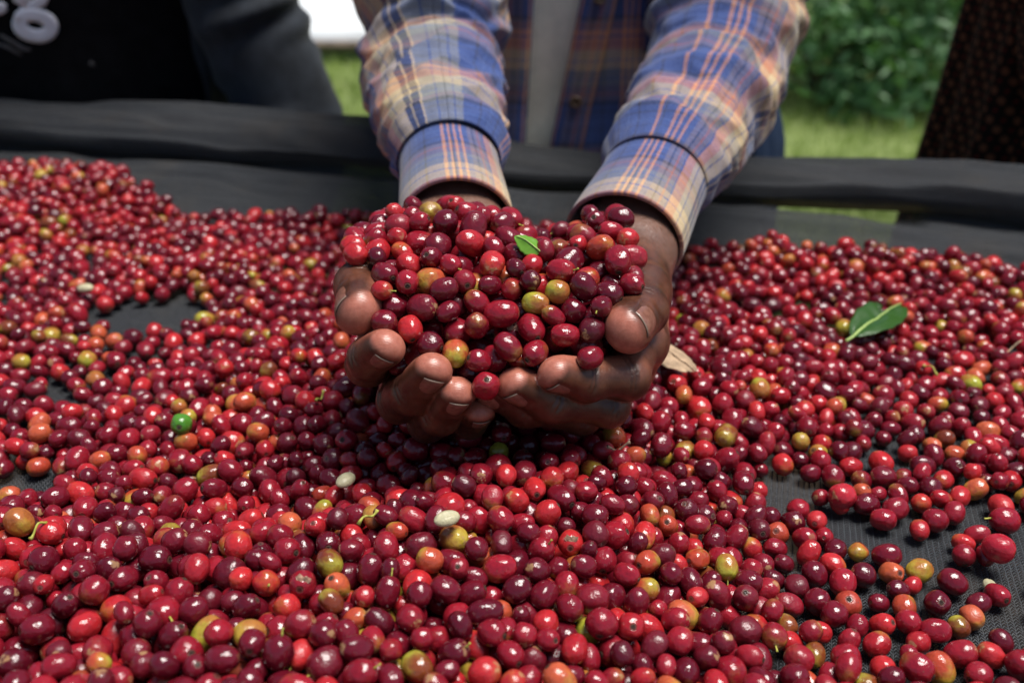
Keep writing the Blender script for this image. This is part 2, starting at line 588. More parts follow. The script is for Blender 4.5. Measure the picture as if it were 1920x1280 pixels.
M['leaf_dry'] = mat_simple('dry_leaf', (.36, .25, .16), .7, .25, .35, 150, .5, 350)
M['foliage'] = mat_leafy('shrub_leaf', (.06, .155, .055), (.22, .39, .18), 2.5)
M['grass'] = mat_leafy('grass_blade', (.18, .25, .06), (.34, .41, .13), 1.2, .6)
M['petal'] = mat_simple('yellow_petal', (.70, .52, .03), .6, .3, .15, 80)
M['stem'] = mat_simple('shrub_stem', (.10, .08, .045), .8, .2, .3, 60)
M['bodyskin'] = mat_simple('covered_skin', (.11, .05, .034), .5, .4, .2, 60)

# ------------------------------------------------------------------ setting: ground
GZ = -0.85
g = obj('lawn', new_mesh('lawn', [(-150, -60, GZ), (150, -60, GZ), (150, 250, GZ), (-150, 250, GZ)], np.array([[0, 1, 2, 3]]), False), M['ground'])
tag(g, 'grassy ground around the drying bed', kind='structure')

# ------------------------------------------------------------------ drying bed: net over a rail
RP0 = np.array([-.584, 1.139])            # rail line measured off the photo
RD = nrm(np.array([1.035, -.267]))
RN = np.array([-RD[1], RD[0]])            # points away from the camera
if RN[1] < 0:
    RN = -RN


def rail_sw(x, y):
    """coordinates along the rail and behind it"""
    q = np.stack([np.asarray(x) - RP0[0], np.asarray(y) - RP0[1]], -1)
    return q @ RD, q @ RN


S_KEY = np.array([-1.2, -.3, 0, .44, .62, .70, .86, 1.07, 1.3, 2.0])
T_KEY = np.array([.062, .062, .060, .060, .046, .042, .050, .060, .062, .06])


PROF = np.array([(-1.30, 0), (-.60, 0), (-.19, .0), (-.14, .003), (-.112, .009), (-.088, .016), (-.070, .0185), (-.056, .016), (-.047, .011), (-.047, .016), (-.053, .024), (-.056, .034), (-.052, .045), (-.041, .054),
                 (-.026, .0595), (-.010, .061), (.006, .0595), (.018, .053), (.025, .042), (.028, .028), (.029, .0), (.030, -.10)])


def net_floor_w(w):
    """height of the flat part and the low slope in front of the crease"""
    return np.interp(w, PROF[:9, 0], PROF[:9, 1])


bed = empty('drying_bed', (0, .6, GZ))
tag(bed, 'raised drying bed of black shade net stretched over a wooden rail', 'drying bed')
ss = np.linspace(-1.0, 1.85, 400)
arc = np.concatenate([[0], np.cumsum(np.linalg.norm(np.diff(PROF, axis=0), axis=1))])
tv = np.unique(np.concatenate([np.linspace(0, arc[2], 30), np.linspace(arc[2], arc[-2], 120), np.linspace(arc[-2], arc[-1], 8)]))
pw, pz = np.interp(tv, arc, PROF[:, 0]), np.interp(tv, arc, PROF[:, 1])
for _ in range(2):                                    # round the corners of the profile
    pw[1:-1] = (pw[:-2] + 2 * pw[1:-1] + pw[2:]) / 4
    pz[1:-1] = (pz[:-2] + 2 * pz[1:-1] + pz[2:]) / 4
S_, T_ = np.meshgrid(ss, tv, indexing='ij')
top = np.interp(S_, S_KEY, T_KEY)
W_ = np.broadcast_to(pw, S_.shape).copy()
Z_ = np.broadcast_to(pz, S_.shape).copy()
roll = smooth01(arc[7], arc[9], T_)                   # 1 on the roll over the rail
Z_ = np.where(Z_ > .012, .012 + (Z_ - .012) * ((top - .012) / .049 * roll + (1 - roll)), Z_)
ones = np.zeros_like(S_)
slope = smooth01(arc[2], arc[4], T_) * smooth01(arc[-1], arc[-3], T_)
W_ += roll * .010 * value_noise(np.stack([S_ * 6, ones, ones + 3.3], -1), 5) + slope * .0030 * value_noise(np.stack([S_ * 16, T_ * 40, ones + 6.3], -1), 6)
Z_ += slope * (.0060 * value_noise(np.stack([S_ * 7, T_ * 38, ones + 1.7], -1), 9) + .0036 * value_noise(np.stack([S_ * 22 + T_ * 60, T_ * 70, ones + .7], -1), 10))
# pulled creases running along and slantwise
for (s0, t0, an_, L_, A_) in ((.10, arc[5], .10, .5, .004), (.55, arc[6], -.06, .5, .004), (-.3, arc[12], .05, .6, .005), (.30, arc[11], -.08, .5, .005), (.95, arc[12], .06, .5, .005), (1.0, arc[5], -.10, .4, .003), (.0, arc[15], .03, .7, .003), (.8, arc[15], -.04, .7, .003)):
    q = (T_ - t0) - an_ * .25 * (S_ - s0)
    Z_ += slope * A_ * np.exp(-(q / .0045) ** 2) * np.exp(-((S_ - s0) / L_) ** 4)
Z_ += (1 - slope) * np.where(T_ < arc[3], .0012 * value_noise(np.stack([S_ * 14, W_ * 14, ones], -1), 4) - .0014, 0)
XY = RP0 + S_[..., None] * RD + W_[..., None] * RN
verts = np.concatenate([XY, Z_[..., None]], -1).reshape(-1, 3)
obj('net', new_mesh('net', verts, grid_faces(len(ss), len(tv)), True, np.stack([S_, T_], -1).reshape(-1, 2)), M['net'], bed)


def tube(P, R, n=12, caps=True, seed=None, rough=0.0):
    """mesh arrays of a tube along polyline P with radii R"""
    P = np.asarray(P, float)
    R = np.broadcast_to(np.asarray(R, float), (len(P),))
    T = nrm(np.gradient(P, axis=0))
    a = np.array([0, 0, 1.0]) if abs(T[0][2]) < .9 else np.array([1.0, 0, 0])
    A = []
    for t_ in T:
        a = nrm(a - t_ * (a @ t_))
        A.append(a)
    A = np.array(A)
    B = np.cross(T, A)
    ph = np.linspace(0, 2 * np.pi, n, endpoint=False)
    rr = R[:, None] * np.ones(n)
    if rough:
        rr = rr * (1 + rough * value_noise(np.stack([np.arange(len(P))[:, None] * .37 + 0 * ph, np.cos(ph) * 1.3 + 0 * R[:, None], np.sin(ph) * 1.3 + 0 * R[:, None]], -1), seed or 1))
    V = P[:, None] + rr[..., None] * (np.cos(ph)[None, :, None] * A[:, None] + np.sin(ph)[None, :, None] * B[:, None])
    V = V.reshape(-1, 3)
    F = grid_faces(len(P), n, True).tolist()
    if caps:
        F.append(list(range(n))[::-1])
        F.append([(len(P) - 1) * n + i for i in range(n)])
    return V, F


def rp(s, w, z):
    q = RP0 + s * RD + w * RN
    return np.array([q[0], q[1], z])


V, Fc = tube([rp(s, -.008, float(np.interp(s, S_KEY, T_KEY)) - .025) for s in np.linspace(-1, 1.85, 60)], .0195, 14, True, 3, .12)
obj('rail', new_mesh('rail', V, Fc), M['wood'], bed)
V, Fc = tube([rp(s, -1.24, -.03) for s in np.linspace(-1, 1.85, 40)], .022, 12, True, 4, .12)
obj('rail', new_mesh('rail_front', V, Fc), M['wood'], bed)
for s in (-.75, .18, 1.25):
    for w in (-1.23, .002):
        zt = -.045 if w < -1 else -.015
        V, Fc = tube([rp(s, w, z) for z in np.linspace(GZ - .05, zt, 8)], .03, 12, True, 5, .15)
        obj('post', new_mesh('post', V, Fc), M['wood'], bed)
for s in (-.55, -.25, .05, .5, .95, 1.35):
    V, Fc = tube([rp(s, w, -.038 + .002 * math.sin(w * 9)) for w in np.linspace(-1.24, -.02, 16)], .012, 10, True, 6, .15)
    obj('cross_pole', new_mesh('cross_pole', V, Fc), M['wood'], bed)
# ------------------------------------------------------------------ hands as one implicit surface each
HAND_R = dict(   # at the photo's right: thumb, fingers from knuckle to tip centre; (pixel x, pixel y, distance)
    thumb=[(1188, 520, .565), (1207, 545, .535), (1203, 583, .507), (1178, 616, .482)],
    index=[(1200, 640, .530), (1178, 706, .497), (1100, 712, .486), (1042, 702, .474)],
    middle=[(1178, 690, .545), (1140, 758, .507), (1032, 752, .492), (966, 722, .478)],
    ring=[(1150, 705, .560), (1090, 775, .520), (985, 762, .502), (918, 728, .490)],
    pinky=[(1115, 700, .570), (1050, 765, .535), (985, 748, .520), (945, 728, .512)])
HAND_L = dict(
    thumb=[(745, 490, .565), (700, 508, .535), (677, 538, .510), (671, 582, .487)],
    index=[(725, 640, .540), (690, 682, .507), (692, 670, .487), (724, 652, .470)],
    middle=[(752, 690, .552), (748, 750, .512), (774, 736, .489), (811, 695, .470)],
    ring=[(790, 715, .562), (802, 788, .522), (826, 776, .496), (857, 738, .475)],
    pinky=[(835, 725, .570), (862, 795, .540), (880, 788, .516), (898, 772, .497)])
RAD = dict(thumb=(.0142, .0130, .0120, .0114), index=(.0114, .0103, .0094, .0083), middle=(.0116, .0105, .0096, .0085),
           ring=(.0112, .0100, .0092, .0081), pinky=(.0100, .0088, .0081, .0072))
ARM = dict(R=dict(wrist=at(1165, 455, .600), elbow=at(1345, 110, .790)), L=dict(wrist=at(858, 425, .600), elbow=at(812, 90, .800)))
THUMB_PALM = dict(R=nrm(np.array([-.80, .25, -.50])), L=nrm(np.array([.86, .25, -.40])))
VOX = .0009


class Field:
    def __init__(self, lo, hi):
        self.lo = np.asarray(lo, float)
        self.n = np.ceil((np.asarray(hi) - self.lo) / VOX).astype(int) + 1
        self.ax = [np.float32(self.lo[k]) + np.arange(self.n[k], dtype=np.float32) * np.float32(VOX) for k in range(3)]

    def full(self):
        return np.full(self.n, .05, np.float32)

    def box(self, pts, m):
        pts = np.atleast_2d(pts)
        a = np.clip(np.floor((pts.min(0) - m - self.lo) / VOX).astype(int), 0, self.n - 1)
        b = np.clip(np.ceil((pts.max(0) + m - self.lo) / VOX).astype(int) + 1, 1, self.n)
        sl = tuple(slice(a[k], b[k]) for k in range(3))
        X = [self.ax[k][sl[k]] for k in range(3)]
        return sl, X[0][:, None, None], X[1][None, :, None], X[2][None, None, :]


def smin(a, b, k):
    h = np.maximum(k - np.abs(a - b), 0) / k
    return np.minimum(a, b) - h * h * k * .25


def seg_sdf(X, Y, Z, a, b, r1, r2):
    d = b - a
    L = float(d @ d)
    t = np.clip(((X - a[0]) * d[0] + (Y - a[1]) * d[1] + (Z - a[2]) * d[2]) / L, 0, 1).astype(np.float32)
    return np.sqrt((X - a[0] - t * d[0]) ** 2 + (Y - a[1] - t * d[1]) ** 2 + (Z - a[2] - t * d[2]) ** 2) - (r1 + (r2 - r1) * t)


def surface_nets(S, lo):
    ins = S < 0
    c = np.zeros(tuple(np.array(S.shape) - 1), np.uint8)
    for i in (0, 1):
        for j in (0, 1):
            for k in (0, 1):
                c += ins[i:S.shape[0] - 1 + i, j:S.shape[1] - 1 + j, k:S.shape[2] - 1 + k]
    act = np.argwhere((c > 0) & (c < 8))
    idm = np.full(c.shape, -1, np.int64)
    idm[act[:, 0], act[:, 1], act[:, 2]] = np.arange(len(act))
    acc = np.zeros((len(act), 3))
    cnt = np.zeros(len(act))
    off = [(i, j, k) for i in (0, 1) for j in (0, 1) for k in (0, 1)]
    for o in off:
        for ax in range(3):
            if o[ax] == 1:
                continue
            o2 = list(o)
            o2[ax] = 1
            a = S[act[:, 0] + o[0], act[:, 1] + o[1], act[:, 2] + o[2]]
            b = S[act[:, 0] + o2[0], act[:, 1] + o2[1], act[:, 2] + o2[2]]
            m = (a < 0) != (b < 0)
            t = np.where(m, a / np.where(m, a - b, 1), 0)
            p = np.tile(np.array(o, float), (len(act), 1))
            p[:, ax] += t
            acc += p * m[:, None]
            cnt += m
    V = (act + acc / cnt[:, None]) * VOX + lo
    F = []
    for ax in range(3):
        sl1 = [slice(None)] * 3
        sl2 = [slice(None)] * 3
        sl1[ax] = slice(0, -1)
        sl2[ax] = slice(1, None)
        A, B = ins[tuple(sl1)], ins[tuple(sl2)]
        e = np.argwhere(A != B)
        u, v = [q for q in range(3) if q != ax]
        ok = (e[:, u] > 0) & (e[:, v] > 0) & (e[:, u] < c.shape[u]) & (e[:, v] < c.shape[v])
        e = e[ok]
        flip = A[e[:, 0], e[:, 1], e[:, 2]]
        q = []
        for du, dv_ in ((-1, -1), (0, -1), (0, 0), (-1, 0)):
            f = e.copy()
            f[:, u] += du
            f[:, v] += dv_
            q.append(idm[f[:, 0], f[:, 1], f[:, 2]])
        q = np.stack(q, 1)
        if ax == 1:
            flip = ~flip
        q[~flip] = q[~flip][:, ::-1]
        F.append(q)
    return V, np.vstack(F)


HAND_SPHERES = []          # (x, y, z, r): collision stand-in while the cherries are dropped
NAILS = []
BODY_PARTS = []


def build_hand(side, LM):
    J = {k: [at(*p) for p in v] for k, v in LM.items()}
    wr, el = ARM[side]['wrist'], ARM[side]['elbow']
    arm_dir = nrm(el - wr)
    lat = nrm(np.cross(arm_dir, [0, 0, 1.0]))
    pts = [p for v in J.values() for p in v] + [wr, wr + arm_dir * .105]
    pts = np.array(pts)
    fld = Field(pts.min(0) - .030, pts.max(0) + .030)
    palmS = fld.full()
    prims = []                                    # a, b, r1, r2, palmar direction, finger id, segment
    up = np.array([0, -.15, .99])
    # forearm and wrist: two parallel bones, flattened
    for o in (-1, 1):
        a = wr + lat * o * .0085 - np.array([0, 0, .002])
        b = wr + arm_dir * .105 + lat * o * .011
        sl, X, Y, Z = fld.box(np.array([a, b]), .045)
        palmS[sl] = smin(palmS[sl], seg_sdf(X, Y, Z, a, b, .0190, .0225), .012)
        prims.append((a, b, .0190, .0225, up, 0, 9))
    # metacarpals
    for q, fn in enumerate(('index', 'middle', 'ring', 'pinky')):
        sgn = 1 if side == 'R' else -1
        a = wr + lat * (0) + np.array([sgn * (.012 - .008 * q), 0, -.006])
        b = J[fn][0]
        sl, X, Y, Z = fld.box(np.array([a, b]), .04)
        palmS[sl] = smin(palmS[sl], seg_sdf(X, Y, Z, a, b, .0150, RAD[fn][0] + .0012), .014)
        prims.append((a, b, .0150, RAD[fn][0], up, 0, 9))
        for t_ in np.linspace(.1, 1, 14):
            HAND_SPHERES.append((*(a + (b - a) * t_), .0145))
    # webs between neighbouring knuckles
    kk = ['index', 'middle', 'ring', 'pinky']
    for q in range(3):
        a, b = J[kk[q]][0], J[kk[q + 1]][0]
        sl, X, Y, Z = fld.box(np.array([a, b]), .035)
        palmS[sl] = smin(palmS[sl], seg_sdf(X, Y, Z, a, b, .0108, .0105), .008)
    # thenar
    th = J['thumb']
    a = wr + np.array([(.014 if side == 'R' else -.014), -.006, -.004])
    for (p, q_, r1, r2) in ((a, th[0], .0165, .0165), (th[0], th[1], .0165, .0142), (th[0], J['index'][0], .012, .0115)):
        sl, X, Y, Z = fld.box(np.array([p, q_]), .045)
        palmS[sl] = smin(palmS[sl], seg_sdf(X, Y, Z, p, q_, r1, r2), .012)
        prims.append((p, q_, r1, r2, THUMB_PALM[side], 0, 8))
        for t_ in np.linspace(0, 1, 8):
            HAND_SPHERES.append((*(p + (q_ - p) * t_), r1 + (r2 - r1) * t_))
    fing = fld.full()
    for fi, fn in enumerate(('thumb', 'index', 'middle', 'ring', 'pinky')):
        P, R = J[fn], RAD[fn]
        if fn == 'thumb':
            segs = [(P[1], P[2], R[1], R[2]), (P[2], P[3], R[2], R[3])]
            pal = THUMB_PALM[side]
        else:
            segs = [(P[0], P[1], R[0], R[1]), (P[1], P[2], R[1], R[2]), (P[2], P[3], R[2], R[3])]
            pal = nrm((P[0] + P[3]) / 2 - (P[1] + P[2]) / 2 + np.array([0, 0, .012]))
        one = fld.full()
        for si, (a, b, r1, r2) in enumerate(segs):
            ax_ = nrm(b - a)
            pd = nrm(pal - ax_ * (pal @ ax_))
            last = si == len(segs) - 1
            sl, X, Y, Z = fld.box(np.array([a, b]), .032)
            if last:                              # fingertips are broader than thick
                lt = np.cross(ax_, pd) * .0017
                s = smin(seg_sdf(X, Y, Z, a + lt * .4, b + lt, r1 - .0004, r2 - .0006), seg_sdf(X, Y, Z, a - lt * .4, b - lt, r1 - .0004, r2 - .0006), .004)
            else:
                s = seg_sdf(X, Y, Z, a, b, r1, r2)
            # fleshy pad between joints on the palm side
            m = a + (b - a) * (.62 if last else .5) + pd * r2 * (.20 if last else .18)
            rr = r2 * (.97 if last else .93)
            s = smin(s, seg_sdf(X, Y, Z, m - ax_ * r2 * .35, m + ax_ * r2 * .35, rr, rr * .97), .004)
            # knuckle on the back of the joint
            if si > 0:
                kp = a - pd * r1 * .16
                s = smin(s, np.sqrt((X - kp[0]) ** 2 + (Y - kp[1]) ** 2 + (Z - kp[2]) ** 2) - r1 * .99, .004)
            if last:
                nl = r2 * (1.45 if fn != 'thumb' else 1.55)
                nw = r2 * .72
                bb = np.cross(ax_, pd)
                o = b - pd * r2 * .55
                al = (X - b[0]) * ax_[0] + (Y - b[1]) * ax_[1] + (Z - b[2]) * ax_[2]
                la = (X - b[0]) * bb[0] + (Y - b[1]) * bb[1] + (Z - b[2]) * bb[2]
                do = -((X - b[0]) * pd[0] + (Y - b[1]) * pd[1] + (Z - b[2]) * pd[2])
                front = r2 * .42
                mk = smooth01(nw * 1.06, nw * .88, np.abs(la)) * smooth01(front - nl - .0009, front - nl + .0006, al) * smooth01(r2 * .05, r2 * .35, do) * smooth01(front + .0012, front + .0002, al)
                s = s + mk * .00055
                NAILS.append((side, fn, b.copy(), ax_.copy(), pd.copy(), bb.copy(), r1, r2, nl, nw, front, float(np.linalg.norm(b - a))))
            one[sl] = smin(one[sl], s, .0035)
            prims.append((a, b, r1, r2, pd, fi + 1, si if not last else 5))
            nS = max(3, int(np.linalg.norm(b - a) / .004))
            for t_ in np.linspace(0, 1, nS):
                HAND_SPHERES.append((*(a + (b - a) * t_), r1 + (r2 - r1) * t_))
        fing = smin(fing, one, .0012)
    S = smin(palmS, fing, .007)
    V, F = surface_nets(S, fld.lo)
    # relax the voxel steps
    E_ = np.vstack([F[:, [0, 1]], F[:, [1, 2]], F[:, [2, 3]], F[:, [3, 0]]])
    E_ = np.vstack([E_, E_[:, ::-1]])
    deg = np.bincount(E_[:, 0], minlength=len(V)).astype(float)
    for lam in (.5, -.52, .5, -.52, .45):
        av = np.stack([np.bincount(E_[:, 0], V[E_[:, 1], k], len(V)) for k in range(3)], 1) / deg[:, None]
        V = V + lam * (av - V)
    # palmar / tip / crease masks
    best = np.full(len(V), 1.0)
    palm = np.zeros(len(V))
    tip = np.zeros(len(V))
    cre = np.zeros(len(V))
    inw = np.zeros((len(V), 3))
    for (a, b, r1, r2, pd, fi, si) in prims:
        d = b - a
        L = d @ d
        t_ = np.clip((V - a) @ d / L, 0, 1)
        c = a + t_[:, None] * d
        r = r1 + (r2 - r1) * t_
        dist = np.linalg.norm(V - c, axis=1) - r
        q = (V - c) @ pd / r
        if si == 5:
            axd = nrm(d)
            q = q + 1.7 * np.clip(((V - b) @ axd) / r2, 0, 1)
        m = dist < best
        best = np.where(m, dist, best)
        pq = smooth01(-.25, .95, q) if si < 8 else smooth01(-.1, .6, q)
        palm = np.where(m, pq, palm)
        tv = smooth01(-.30, .45, t_) if si == 5 else (np.full(len(V), .18) if si in (0, 1, 2) else np.full(len(V), .30))
        tip = np.where(m, tv, tip)
        if fi and si != 0 and si < 8:
            sd = (V - a) @ nrm(d)
            wob = .0009 * value_noise(V * 260, 3)
            wv = sum(w_ * np.exp(-((sd + wob - o_) / .00075) ** 2) for o_, w_ in ((0, 1), (.0030, .8), (-.0028, .7), (.0055, .5), (-.0054, .5)))
            wv = wv * (np.linalg.norm(V - a, axis=1) < r1 * 1.7) * smooth01(.25, -.1, np.abs(np.clip(q, -1, 1)) - .85)
            cre = np.where(m, np.clip(wv, 0, 1), cre)
            inw = np.where(m[:, None], nrm(c - V), inw)
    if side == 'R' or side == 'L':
        wz = smooth01(-.045, -.005, (V - wr) @ arm_dir)        # plain wrist skin, darker than the palm; sky sheen painted in as lightening
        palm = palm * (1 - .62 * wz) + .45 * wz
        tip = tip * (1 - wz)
    V = V + inw * (cre * .0009)[:, None]
    return V, F, palm, tip, cre, wz


for side, LM in (('R', HAND_R), ('L', HAND_L)):
    BODY_PARTS.append(build_hand(side, LM))

HS = np.array(HAND_SPHERES)
# ------------------------------------------------------------------ the person holding the cherries
def loft(keys, nz, nphi, ph0=0.0, ph1=2 * math.pi, amp=.004, seed=1, close=True, grow=0.0, fr=(9, 5)):
    """keys: rows (z, cx, cy, a, b); phi 0 faces the camera (-y), growing towards +x. returns verts, faces, uv"""
    K = np.array(keys, float)
    z = np.linspace(K[0, 0], K[-1, 0], nz)
    c = [np.interp(z, K[:, 0], K[:, k]) for k in range(1, 5)]
    # round the interpolation a little
    for k in range(4):
        q = c[k]
        for _ in range(max(1, nz // 16)):
            q = np.concatenate([q[:1], (q[:-2] + 2 * q[1:-1] + q[2:]) / 4, q[-1:]])
        c[k] = q
    if callable(ph0) or callable(ph1):
        p0 = np.array([ph0(zz) if callable(ph0) else ph0 for zz in z])
        p1 = np.array([ph1(zz) if callable(ph1) else ph1 for zz in z])
    else:
        p0, p1 = np.full(nz, ph0), np.full(nz, ph1)
    t = np.linspace(0, 1, nphi, endpoint=not close)
    ph = p0[:, None] + (p1 - p0)[:, None] * t
    w = value_noise(np.stack([np.sin(ph) * fr[0] * .5 + seed, np.cos(ph) * fr[0] * .5, z[:, None] * fr[1] + 0 * ph], -1), seed)
    w = w + .5 * value_noise(np.stack([np.sin(ph) * fr[0] + seed, np.cos(ph) * fr[0], z[:, None] * fr[1] * 2.2 + 0 * ph], -1), seed + 1)
    r = 1.0
    x = c[0][:, None] + (c[2][:, None] + grow + amp * w) * np.sin(ph)
    y = c[1][:, None] - (c[3][:, None] + grow + amp * w) * np.cos(ph)
    V = np.stack([x, y, z[:, None] + 0 * x], -1).reshape(-1, 3)
    uv = np.stack([z[:, None] + 0 * ph, ph * c[2][:, None]], -1).reshape(-1, 2)
    return V, grid_faces(nz, nphi, close), uv


def thick(o, t):
    m = o.modifiers.new('thickness', 'SOLIDIFY')
    m.thickness = t
    m.offset = 0
    return o


TK = [(-.20, .07, 1.135, .205, .125), (-.05, .07, 1.13, .195, .118), (.08, .07, 1.128, .185, .112), (.25, .07, 1.130, .20, .118), (.36, .07, 1.12, .205, .11),
      (.43, .07, 1.115, .17, .08), (.46, .07, 1.11, .075, .06), (.52, .07, 1.10, .058, .058)]
man = empty('person', (.07, 1.12, GZ))
tag(man, 'person in blue and orange plaid flannel shirt holding a double handful of cherries', 'person')

# body: torso with neck, arms under the sleeves and the two hands, one mesh
bv, bf, bp, bt, bc, bw_ = [], [], [], [], [], []
off = 0
for (V, F, pm, tp, cr, wz) in BODY_PARTS:
    bv.append(V)
    bf += (F + off).tolist()
    bp.append(pm)
    bt.append(tp)
    bc.append(cr)
    bw_.append(wz)
    off += len(V)
V, F, _ = loft([(k[0], k[1], k[2], k[3] * .86, k[4] * .80) for k in TK], 40, 40, amp=0)
bv.append(V)
bf += (F + off).tolist()
off += len(V)
SHO = dict(L=np.array([-.080, 1.06, .375]), R=np.array([.235, 1.06, .375]))
for sd in 'LR':
    wr, el = ARM[sd]['wrist'], ARM[sd]['elbow']
    dr = nrm(el - wr)
    V, F = tube(catmull([wr + dr * .09, wr + dr * .16, el, (el + SHO[sd]) / 2 + np.array([0, .01, -.01]), SHO[sd] + np.array([0, .04, .0])], 40), np.interp(np.linspace(0, 1, 40), [0, .3, .5, .8, 1], [.020, .030, .036, .042, .045]), 16)
    bv.append(V)
    bf += [[i + off for i in f] for f in F]
    off += len(V)
rest = off - sum(len(x[0]) for x in BODY_PARTS)
zz = np.zeros(rest)
me = new_mesh('body', np.vstack(bv), bf)
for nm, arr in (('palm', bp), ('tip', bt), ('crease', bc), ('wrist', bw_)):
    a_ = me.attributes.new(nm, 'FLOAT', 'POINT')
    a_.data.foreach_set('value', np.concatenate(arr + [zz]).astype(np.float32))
bm = bmesh.new()
bm.from_mesh(me)
bmesh.ops.recalc_face_normals(bm, faces=bm.faces)
bm.to_mesh(me)
bm.free()
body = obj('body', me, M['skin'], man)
body['label'] = 'dark brown wrists and hands cupped palm up, fingertips and palms paler pink'

# fingernails
for (side, fn, b, ax_, pd, bb, r1, r2, nl, nw, front, L) in NAILS:
    nu, nv = 14, 11
    ps = math.asin(min(.95, nw / r2)) * np.linspace(-1, 1, nv)
    vv, ed = [], []
    for i in range(nu):
        u = i / (nu - 1)
        for j, p in enumerate(ps):
            s = p / ps[-1]
            al = (front - nl) + (nl + .0006 - .0020 * s * s) * u + .0034 * s ** 4 * (1 - u)
            rc = r2 + (r1 - r2) * np.clip(-al / L, 0, 1)
            rr = rc * (1.0 if al < 0 else 1 - .45 * (al / r2) ** 2) + .00002
            rr -= .00075 * (1 - u) ** 6 + .0003 * s ** 4
            vv.append(b + ax_ * al + bb * rr * math.sin(p) - pd * rr * math.cos(p))
            ed.append(u)
    me = new_mesh('fingernail', np.array(vv), grid_faces(nu, nv))
    a_ = me.attributes.new('edge', 'FLOAT', 'POINT')
    a_.data.foreach_set('value', np.array(ed, np.float32))
    o = thick(obj('fingernail', me, M['nail'], body), .0003)

# undershirt and shirt
V, F, uv = loft([(k[0], k[1], k[2], k[3] * .93, k[4] * .93) for k in TK[:6]], 60, 90, amp=.003, seed=4, fr=(14, 3))
thick(obj('undershirt', new_mesh('undershirt', V, F, True, uv), M['undershirt'], man), .001)


def gap(z, side):
    """angle of the open shirt's front edge"""
    c = .0265 + (z - .04) * .12
    h = .0130 + max(-.006, (z - .04) * .065)
    x = c + side * h
    a = float(np.interp(z, [k[0] for k in TK], [k[3] for k in TK])) + .008
    return math.asin(max(-.99, min(.99, (x - .07) / a)))


M['plaid_arm'] = mat_plaid('plaid_flannel', .092, .165, .05, .86)
M['plaid_arm2'] = mat_plaid('plaid_flannel_sleeve', .092, .165, .93, .22)
M['plaid_body'] = mat_plaid('plaid_flannel_front', .125, .165, .62, .05)
M['plaid_cuff'] = mat_plaid('plaid_flannel_cuff', .105, .105, .78, .30)
V, F, uv = loft(TK[:7], 110, 200, lambda z: gap(z, 1), lambda z: 2 * math.pi + gap(z, -1), amp=.0045, seed=8, close=False, grow=.008, fr=(12, 6))
shirt = thick(obj('shirt', new_mesh('shirt', V, F, True, uv), M['plaid_body'], man), .0014)
# placket strips along both front edges
for sgn in (1, -1):
    vv = []
    for z in np.linspace(-.19, .36, 60):
        g0 = gap(z, sgn)
        for dph in (0.0, .06, .12, .17):
            ph = g0 + sgn * dph
            K = np.array(TK)
            cx, cy, a, b = [np.interp(z, K[:, 0], K[:, k]) for k in range(1, 5)]
            lift = .0125 + .0015 * value_noise(np.array([z * 12, dph * 3, sgn * 2.0]), 3)
            vv.append((cx + (a + lift) * math.sin(ph), cy - (b + lift) * math.cos(ph), z))
    uvp = np.stack([np.repeat(np.linspace(-.19, .36, 60), 4), np.tile(np.array([0, .012, .024, .034]), 60) + .05], -1)
    thick(obj('placket', new_mesh('placket', np.array(vv), grid_faces(60, 4), True, uvp), M['plaid_body'], shirt), .0015)


def disc_button(c, n, r, name, parent):
    n = nrm(n)
    a = nrm(np.cross(n, [0, 0, 1.0]))
    b = np.cross(n, a)
    prof = [(0, .0012), (.35, .0010), (.62, .0014), (.82, .0024), (1.0, .0014), (1.0, 0)]
    vv, k = [], 16
    for rr, h in prof:
        for q in range(k):
            t_ = 2 * math.pi * q / k
            vv.append(c + n * h + (a * math.cos(t_) + b * math.sin(t_)) * r * max(rr, .02))
    return obj(name, new_mesh(name, np.array(vv), grid_faces(len(prof), k, True)), M['button'], parent)


for z in (.085, .185, -.015):
    ph = gap(z, 1) + .085
    K = np.array(TK)
    cx, cy, a, b = [np.interp(z, K[:, 0], K[:, k]) for k in range(1, 5)]
    c = np.array([cx + (a + .0145) * math.sin(ph), cy - (b + .0145) * math.cos(ph), z])
    disc_button(c, np.array([math.sin(ph) / a, -math.cos(ph) / b, 0]), .0062, 'button', shirt)
# chest pocket with a pointed lower edge, button below
vv, uvv = [], []
for i in range(16):
    for j in range(14):
        ph = .30 + .42 * j / 13
        z = .115 + .018 * abs(j / 13 - .5) * 2 + (.14 - .018 * abs(j / 13 - .5) * 2) * i / 15
        K = np.array(TK)
        cx, cy, a, b = [np.interp(z, K[:, 0], K[:, k]) for k in range(1, 5)]
        vv.append((cx + (a + .0145) * math.sin(ph), cy - (b + .0145) * math.cos(ph), z))
        uvv.append((z + .031, ph * .2 + .06))
thick(obj('chest_pocket', new_mesh('chest_pocket', np.array(vv), grid_faces(16, 14), True, np.array(uvv)), M['plaid_body'], shirt), .002)


